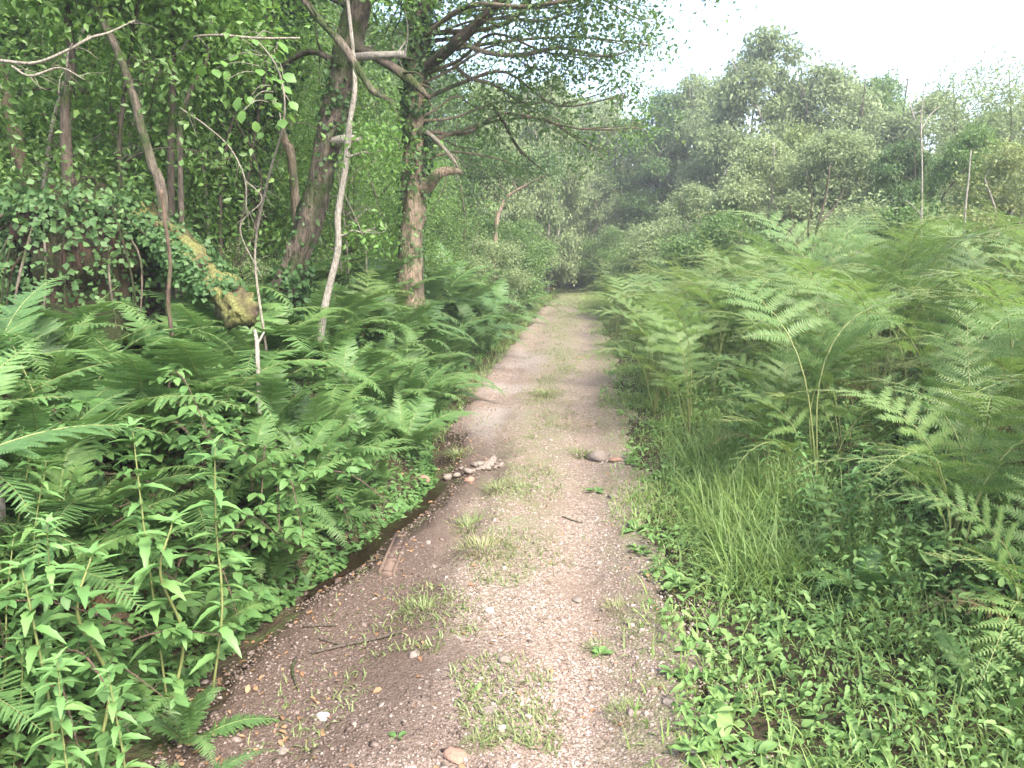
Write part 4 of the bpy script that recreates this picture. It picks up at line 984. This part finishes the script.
# ------------------------------------------------------------------ leafy shoots (opposite pairs of pointed leaves)
def shoot_proto(seed, h, nn, ll, lm='nettle', T=T_LANCE, name='leafy_shoot'):
    g = np.random.default_rng(seed); root = bpy.data.objects.new(name, None); COL.objects.link(root)
    top = np.array([g.normal(0, .08), g.normal(0, .08), 1])*h
    pts = [np.zeros(3), top*.35+g.normal(0, .015, 3), top*.7+g.normal(0, .015, 3), top]; p, r = smooth_pts(pts, [.0036, .0033, .0028, .0015], 8)
    mb = MB(); tube(mb, p, r, 6); obj('stem', mb.mesh('stem', M['rachis']), root)
    mb = MB(); pos = []; yd = []; zd = []; sc = []
    for i in range(nn):
        t = .15+.85*(i/(nn-1))**.85; c = np.array([np.interp(t, np.linspace(0, 1, len(p)), p[:, k]) for k in range(3)])
        a0 = i*math.pi/2+g.normal(0, .25); l = ll*(1 if t < .75 else 1.0-1.9*(t-.75))*g.uniform(.8, 1.15)
        m = 2 if t < .93 else 5
        for j in range(m):
            a = a0+2*math.pi*j/m+g.normal(0, .15); el = g.normal(.25, .2) if t < .9 else g.uniform(.5, 1.1)
            if t < .9 and g.random() < .6:
                aa = a+g.normal(0, .5); pos.append(c); yd.append(np.array([math.cos(aa), math.sin(aa), .9])); zd.append(np.array([-math.cos(aa), -math.sin(aa), .8])); sc.append(l*.45)
            pos.append(c); d = np.array([math.cos(a)*math.cos(el), math.sin(a)*math.cos(el), math.sin(el)]); yd.append(d)
            zd.append(np.array([-math.cos(a)*math.sin(el), -math.sin(a)*math.sin(el), math.cos(el)])+g.normal(0, .15, 3)); sc.append(l)
    inst(mb, T, np.array(pos), np.array(yd), np.array(zd), np.array(sc)); obj('foliage', mb.mesh('foliage', M[lm]), root)
    return root
SH = [shoot_proto(700, .55, 11, .085), shoot_proto(701, .70, 13, .092), shoot_proto(702, .42, 9, .078), shoot_proto(703, .85, 15, .098), shoot_proto(704, .5, 10, .085, 'weed', T_BROAD), shoot_proto(705, .62, 12, .07), shoot_proto(706, .48, 10, .095, 'weed', T_LANCE2)]
usedp = set()
def put(protos, k, x, y, s, rot, label, cat, group=None, dz=-.01):
    loc = (x, y, float(H(x, y))+dz); key = (id(protos), k)
    if key not in usedp: usedp.add(key); o = protos[k]; o.location = loc; o.rotation_euler = rot; o.scale = (s,)*3
    else: o = dup(protos[k], loc, rot, s)
    if 'group' in o.keys(): del o['group']
    tag(o, label, cat, group); return o
def put_top(protos, hs, k, px, toppy, d, rot, label, cat, group=None):
    x = P(px, 400, d)[0]; zt = P(px, toppy, d)[2]; x = P(px, toppy, d)[0]
    return put(protos, k, x, d, (zt-float(H(x, d)))/hs[k], rot, label, cat, group)
HS = [.57, .72, .44, .87, .52, .64, .5]
for k, px, py, d, lab in [(3, 142, 418, 2.55, 'tallest pale shoot with a star of leaves above the ferns'), (1, 192, 436, 2.6, 'second tall pale shoot standing beside the tallest one'), (0, 22, 556, 2.0, 'leafy shoot near the whitish thin trunk at the frame edge'), (2, 66, 540, 2.15, 'small pale shoot between the frame edge and the tall shoots'),
                          (1, 36, 652, 1.75, 'vigorous shoot with long pointed leaves in the bottom corner'), (0, 108, 664, 1.85, 'shoot with yellow-green tip leaning towards the gravel'), (2, 150, 510, 2.5, 'short shoot in front of the brown fern frond'), (3, 752, 385, 4.9, 'pale upright shoot at the edge of the bracken verge'), (2, 853, 440, 3.6, 'shoot with a whitish bud among the verge bracken'), (4, 836, 490, 3.3, 'low shoot with broad leaves below the whitish bud')]:
    put_top(SH, HS, k, px, py, d, (0, 0, k*1.1), lab, 'plant')
g = np.random.default_rng(91)
for i in range(120):
    y = g.uniform(1.4, 3.1); x = float(centre(y))-1.18-g.random()*1.0-(.15 if y > 2.3 else 0)
    put(SH, int(g.integers(0, 7)), x, y, g.uniform(.45, .95), (g.normal(0, .15), g.normal(.1, .15), g.uniform(0, 6)), 'leafy shoot in the dense tangle at the near corner of the bank', 'plant', 'leafy shoots of the near corner')
for i in range(34):
    y = g.uniform(2.0, 6.5); x = float(centre(y))+g.uniform(1.55, 2.5)+.1*(y < 3)
    put(SH, int(g.integers(0, 7)), x, y, g.uniform(.5, 1.0), (g.normal(0, .2), g.normal(-.1, .2), g.uniform(0, 6)), 'leafy shoot growing along the foot of the bracken', 'plant', 'leafy shoots along the bracken')

# ------------------------------------------------------------------ brambles
def bramble_proto(seed, L, big):
    g = np.random.default_rng(seed); root = bpy.data.objects.new('bramble', None); COL.objects.link(root)
    mb = MB(); lf = MB(); pos = []; yd = []; zd = []; sc = []
    for c in range(6):
        a = g.uniform(0, 6.28); h = L*g.uniform(.35, .65); l = L*g.uniform(.7, 1.1); d = np.array([math.cos(a), math.sin(a), 0])
        p, r = smooth_pts([np.zeros(3), d*l*.25+[0, 0, h*.8], d*l*.6+[0, 0, h], d*l+[0, 0, h*.5]], [.005, .0045, .0035, .002], 8); tube(mb, p, r, 5)
        for t in np.linspace(.08, 1, 20):
            q = np.array([np.interp(t, np.linspace(0, 1, len(p)), p[:, k]) for k in range(3)])
            b = g.uniform(0, 6.28); pe = np.array([math.cos(b), math.sin(b), .5])*.05*big; tip = q+pe
            tube(mb, np.array([q, q+pe*.6, tip]), [.0015]*3, 3, cap=False)
            for j, da in enumerate((-1.1, 0, 1.1)):
                bb = b+da; pos.append(tip); yd.append((math.cos(bb), math.sin(bb), g.normal(-.1, .2))); zd.append(g.normal(0, .2, 3)+[0, 0, 1]); sc.append(.075*big*(1.15 if j == 1 else .9)*g.uniform(.8, 1.15))
    inst(lf, T_BROAD, np.array(pos), np.array(yd), np.array(zd), np.array(sc))
    obj('stem', mb.mesh('stem', M['bark_red']), root); obj('foliage', lf.mesh('foliage', M['bramble']), root)
    return root
BR = [bramble_proto(800, .6, .7), bramble_proto(801, .8, .8), bramble_proto(802, .5, .65), bramble_proto(803, .55, .95)]
g = np.random.default_rng(92)
for i in range(34):
    y = 1.6+2.6*g.random()**1.2; x = float(centre(y))-1.22-g.random()*1.3+float(shift(y))*.8
    put(BR, int(g.integers(0, 4)), x, y, g.uniform(.65, 1.05), (0, 0, g.uniform(0, 6)), 'low dark-leaved bramble tangled under the ferns of the bank', 'bramble', 'brambles under the bank ferns')
for i in range(26):
    y = g.uniform(2.0, 8.5); x = float(centre(y))+1.9+g.random()*1.4
    put(BR, int(g.integers(0, 4)), x, y, g.uniform(.6, 1.05), (0, 0, g.uniform(0, 6)), 'low dark-leaved bramble at the foot of the bracken stand', 'bramble', 'brambles at the bracken foot')

# ------------------------------------------------------------------ verge weeds, grass
def rosette_proto(seed, n, l):
    g = np.random.default_rng(seed); mb = MB(); a = np.arange(n)*2.4+g.normal(0, .3, n); el = g.uniform(.15, .9, n)
    d = np.stack([np.cos(a)*np.cos(el), np.sin(a)*np.cos(el), np.sin(el)], 1); z = np.stack([-np.cos(a)*np.sin(el), -np.sin(a)*np.sin(el), np.cos(el)], 1)
    inst(mb, T_DOCK, d*.012, d, z+g.normal(0, .15, (n, 3)), l*g.uniform(.6, 1.2, n)); return mb.mesh('weed', M['weed'])
WD = [rosette_proto(850+k, 7+k % 4, .050+.009*k) for k in range(5)]
g = np.random.default_rng(93)
for i in range(190):
    y = 1.75+8*g.random()**1.7; u = .70+1.05*g.random()**1.1+.1*(y < 3); x = float(centre(y))+u
    if g.random() > .5+.6*vnoise(x*2, y*2, 4): continue
    o = obj('weed', WD[i % 5], None, (x, y, float(H(x, y))-.005), g.uniform(0, 6)); s = g.uniform(.5, 1.15); o.scale = (s,)*3; o.rotation_euler = (g.normal(0, .15), g.normal(0, .15), g.uniform(0, 6))
    tag(o, 'small broad-leaved weed on the grassy verge beside the gravel', 'weed', 'broad-leaved weeds of the verge')
for px, py, s, lab in [(722, 745, 1.3, 'largest rosette weed on the muddy bottom edge'), (595, 492, 1.1, 'broad-leaved weed alone on the track edge'), (397, 738, .45, 'tiny green seedling in the middle gravel'), (600, 655, .7, 'patch of weed on the bare earth'), (478, 690, .35, 'tiny seedling near the round grey stone')]:
    p = ground_hit(px, py); o = obj('weed', WD[int(s*10) % 5], None, (p[0], p[1], p[2]-.004), 1.0); o.scale = (s,)*3; tag(o, lab, 'weed')
def blades(mb, x, y, h, g, lean=.5):
    n = len(x); z = H(x, y)-.01; k = g.integers(0, 4, n); a = g.uniform(0, 6.28, n)
    d = np.stack([np.cos(a)*lean*g.random(n), np.sin(a)*lean*g.random(n), np.ones(n)], 1); zz = np.stack([-np.cos(a), -np.sin(a), .2+0*a], 1)
    for j in range(4):
        m = k == j
        inst(mb, T_GRASS[j], np.stack([x, y, z], 1)[m], d[m], zz[m], np.stack([np.full(m.sum(), .30), h[m], h[m]], 1))
g = np.random.default_rng(94); mb = MB()
n = 80000; y = 1.6+34*g.random(n)**2.1; u = .62-.2*sst(9, 24, y)+1.6*g.random(n)**1.1; x = centre(y)+u
dn = fbm(x*1.8, y*1.8, 71); k = g.random(n) < (.35+.65*sst(2.4, 3.6, y))*np.clip((dn-.36)*4, .28, 1)*sst(.60, 1.15, u+.5*(dn-.5)+.012*y); x, y, u = x[k], y[k], u[k]
h = (.07+.22*fbm(x*.9, y*.9, 72)*g.random(len(x)))*(.6+.6*sst(.95, 1.5, u)); blades(mb, x, y, h, g, .8)
tag(obj('grass', mb.mesh('grass', M['grass'])), 'green grass of the verge along the gravel', None, None, 'stuff')
# taller soft grass clump area
mb = MB(); n = 6500; y = 3.2+2.4*g.random(n); x = centre(y)+1.15+.75*g.random(n); h = .20+.26*g.random(n); k = fbm(x*2.5, y*2.5, 74) > .42; blades(mb, x[k], y[k], h[k]*.9, g, 1.0)
tag(obj('grass', mb.mesh('grass', M['grass'])), 'taller soft grass in front of the bracken', None, None, 'stuff')
mb = MB(); n = 14000; y = 1.9+7*g.random(n)**1.3; u = 1.05+1.7*g.random(n); x = centre(y)+u; k = fbm(x*1.7, y*1.7, 79) > .45; x, y = x[k], y[k]; blades(mb, x, y, (.06+.24*g.random(len(x))**1.6)*(.6+.4*sst(2, 4, y)), g, 1.3)
tag(obj('grass', mb.mesh('grass', M['grass'])), 'loose grass blades among the low weeds of the verge', None, None, 'stuff')
# thin grass and moss on the crown of the track
mb = MB(); n = 52000; y = 2.2+30*g.random(n)**1.6; u = g.normal(.05, .34, n); x = centre(y)+u
k = (fbm(x*2.4, y*1.6, 75) > .57-.12*sst(4.5, 9, y)) & (u < 1) & (u > -.7); x, y = x[k], y[k]; h = .015+.05*g.random(len(x)); blades(mb, x, y, h, g, 1.2)
tag(obj('grass', mb.mesh('grass', M['drygrass'])), 'thin short grass on the crown of the track', None, None, 'stuff')
mb = MB(); n = 5000; y = 6+30*g.random(n); x = centre(y)-.78-.35*g.random(n); h = .05+.16*g.random(n); blades(mb, x, y, h, g, .9)
tag(obj('grass', mb.mesh('grass', M['grass'])), 'grass fringe between the ferns and the gravel', None, None, 'stuff')
mb = MB(); n = 9000; y = 19+17*g.random(n); x = centre(y)+.25+1.5*g.random(n); blades(mb, x, y, .08+.22*g.random(n), g, .9)
tag(obj('grass', mb.mesh('grass', M['grass'])), 'green grass closing over the far end of the track', None, None, 'stuff')
mb = MB(); n = 5000; y = 22+14*g.random(n); x = centre(y)-.9+1.2*g.random(n); blades(mb, x, y, .04+.10*g.random(n), g, .9)
tag(obj('grass', mb.mesh('grass', M['grass'])), 'short grass where the far track fades out', None, None, 'stuff')
def tuft_mesh(seed, n, r, hh):
    g = np.random.default_rng(seed); mb = MB(); a = g.uniform(0, 6.28, n); q = r*np.sqrt(g.random(n)); x, y = q*np.cos(a), q*np.sin(a)
    d = np.stack([np.cos(a)*q/r*.7+g.normal(0, .25, n), np.sin(a)*q/r*.7+g.normal(0, .25, n), np.ones(n)], 1); k = g.integers(0, 4, n); h = hh*g.uniform(.4, 1.1, n)
    for j in range(4):
        m = k == j; inst(mb, T_GRASS[j], np.stack([x, y, 0*x-.004], 1)[m], d[m], np.stack([-np.cos(a), -np.sin(a), 0*a+.2], 1)[m], np.stack([np.full(m.sum(), .22), h[m], h[m]], 1))
    return mb.mesh('grass_tuft', M['drygrass'])
TF = [tuft_mesh(870+k, 160, .13, .10) for k in range(4)]
for px, py, s, lab in [(470, 528, 1.1, 'wispy grass tuft in the middle of the gravel'), (485, 550, 1.1, 'grass tuft merging with the wispy one on its near side'), (425, 610, .8, 'narrow grass tuft beside the dark twigs'), (500, 490, .9, 'grass tuft by the end of the stone row'), (460, 455, .9, 'grass tuft at the ditch above the stone row'), (598, 650, .5, 'small tuft among weeds on bare earth'), (580, 455, 1.0, 'grass tuft beside the tan boulder'), (545, 395, 1.3, 'grass tuft on the crown of the track beyond the boulder'), (620, 610, .6, 'short tuft at the damp verge edge'), (475, 745, .35, 'tiny tuft at the bottom of the gravel'), (628, 715, .6, 'tuft at the edge of the pinkish gravel')]:
    p = ground_hit(px, py); o = obj('grass_tuft', TF[int(px) % 4], None, (p[0], p[1], p[2]), px*.1); o.scale = (s,)*3; tag(o, lab, 'grass tuft')

# ------------------------------------------------------------------ undergrowth: small leaves nobody could count
g = np.random.default_rng(95)
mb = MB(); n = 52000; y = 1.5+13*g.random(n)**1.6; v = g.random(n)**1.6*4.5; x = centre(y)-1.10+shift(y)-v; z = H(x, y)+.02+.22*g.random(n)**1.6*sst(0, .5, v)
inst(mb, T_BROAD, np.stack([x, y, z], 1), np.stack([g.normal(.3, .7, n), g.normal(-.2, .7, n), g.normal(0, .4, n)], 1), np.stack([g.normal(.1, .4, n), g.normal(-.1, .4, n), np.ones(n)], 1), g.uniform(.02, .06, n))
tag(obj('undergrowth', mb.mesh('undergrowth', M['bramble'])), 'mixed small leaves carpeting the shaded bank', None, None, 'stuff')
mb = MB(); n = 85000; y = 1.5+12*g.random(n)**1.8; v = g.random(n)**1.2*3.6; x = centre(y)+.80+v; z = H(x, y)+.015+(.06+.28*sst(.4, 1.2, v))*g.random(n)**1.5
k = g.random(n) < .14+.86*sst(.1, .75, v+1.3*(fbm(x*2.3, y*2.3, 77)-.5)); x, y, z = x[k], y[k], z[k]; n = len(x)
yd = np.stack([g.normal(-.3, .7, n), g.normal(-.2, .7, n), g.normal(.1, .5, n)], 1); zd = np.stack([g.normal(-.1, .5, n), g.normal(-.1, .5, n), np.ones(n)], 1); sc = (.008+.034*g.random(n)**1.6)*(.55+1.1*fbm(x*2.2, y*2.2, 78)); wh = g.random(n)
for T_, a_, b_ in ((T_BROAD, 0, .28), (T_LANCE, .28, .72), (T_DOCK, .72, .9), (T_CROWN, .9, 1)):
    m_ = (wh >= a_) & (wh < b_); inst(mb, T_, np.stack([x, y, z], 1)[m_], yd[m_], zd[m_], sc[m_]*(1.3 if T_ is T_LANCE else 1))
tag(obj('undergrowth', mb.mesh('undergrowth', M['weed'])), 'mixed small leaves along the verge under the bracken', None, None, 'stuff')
mb = MB(); n = 1100; y = 1.7+9*g.random(n)**1.6; u = np.where(g.random(n) < .7, -1.1+.7*g.random(n)**1.3, g.uniform(-.6, 1.1, n)); x = centre(y)+u
inst(mb, T_BROAD, np.stack([x, y, path_height(x, y)+.006], 1), np.stack([g.normal(size=n), g.normal(size=n), g.normal(0, .15, n)], 1), np.stack([g.normal(0, .3, n), g.normal(0, .3, n), np.ones(n)], 1), g.uniform(.012, .035, n))
tag(obj('leaf_litter', mb.mesh('leaf_litter', M['litter'])), 'fallen brown leaves on the gravel and ditch edge', None, None, 'stuff')

# ------------------------------------------------------------------ air
HAZE = 0.0034
if HAZE:
    mb = MB(); box(mb, -75, 75, -12, 88, -2.5, 16)
    m, nt, N, L = mat('pale_air'); v = N('ShaderNodeVolumePrincipled'); v.inputs['Color'].default_value = (.95, .97, 1, 1); v.inputs['Density'].default_value = HAZE; v.inputs['Anisotropy'].default_value = .4
    out = N('ShaderNodeOutputMaterial'); L(v.outputs[0], out.inputs['Volume'])
    tag(obj('haze', mb.mesh('haze', m)), 'pale bright haze in the air along the path', None, None, 'stuff')

# ------------------------------------------------------------------ light, sky, camera
EL, AZ = 50, 140          # sun height; clockwise from the view direction (towards the open side)
w = bpy.data.worlds.new('World'); SC.world = w; w.use_nodes = True; nt = w.node_tree; nt.nodes.clear()
sky = nt.nodes.new('ShaderNodeTexSky'); sky.sky_type = 'NISHITA'; sky.sun_disc = False
sky.sun_elevation = R(EL); sky.sun_rotation = R(AZ); sky.air_density = 1.0; sky.dust_density = 5.0; sky.ozone_density = 1.0
bg = nt.nodes.new('ShaderNodeBackground'); bg.inputs[1].default_value = .15
out = nt.nodes.new('ShaderNodeOutputWorld'); nt.links.new(sky.outputs[0], bg.inputs[0]); nt.links.new(bg.outputs[0], out.inputs[0])
sl = bpy.data.lights.new('sun', 'SUN'); sl.energy = 1.5; sl.angle = R(14); sl.color = (1, .95, .87)
so = bpy.data.objects.new('sun', sl); COL.objects.link(so)
so.rotation_euler = (R(90-EL), 0, R(180-AZ)); so.location = (6, 4, 12)
cam = bpy.data.cameras.new('camera'); cam.sensor_width = 36; cam.lens = 36*F/1024; cam.clip_end = 500; cam.clip_start = .05
co = bpy.data.objects.new('camera', cam); COL.objects.link(co); co.location = (0, 0, CAMZ); co.rotation_euler = (math.pi/2-PITCH, 0, 0)
SC.camera = co
SC.view_settings.view_transform = 'Standard'; SC.view_settings.look = 'None'; SC.view_settings.gamma = 1; SC.view_settings.exposure = 2.4
SC.view_settings.use_curve_mapping = False
SC.cycles.use_denoising = True; SC.cycles.max_bounces = 8; SC.cycles.diffuse_bounces = 5; SC.cycles.glossy_bounces = 2; SC.cycles.transmission_bounces = 4
SC.cycles.volume_bounces = 0; SC.cycles.caustics_reflective = False; SC.cycles.caustics_refractive = False
SC.cycles.use_adaptive_sampling = True
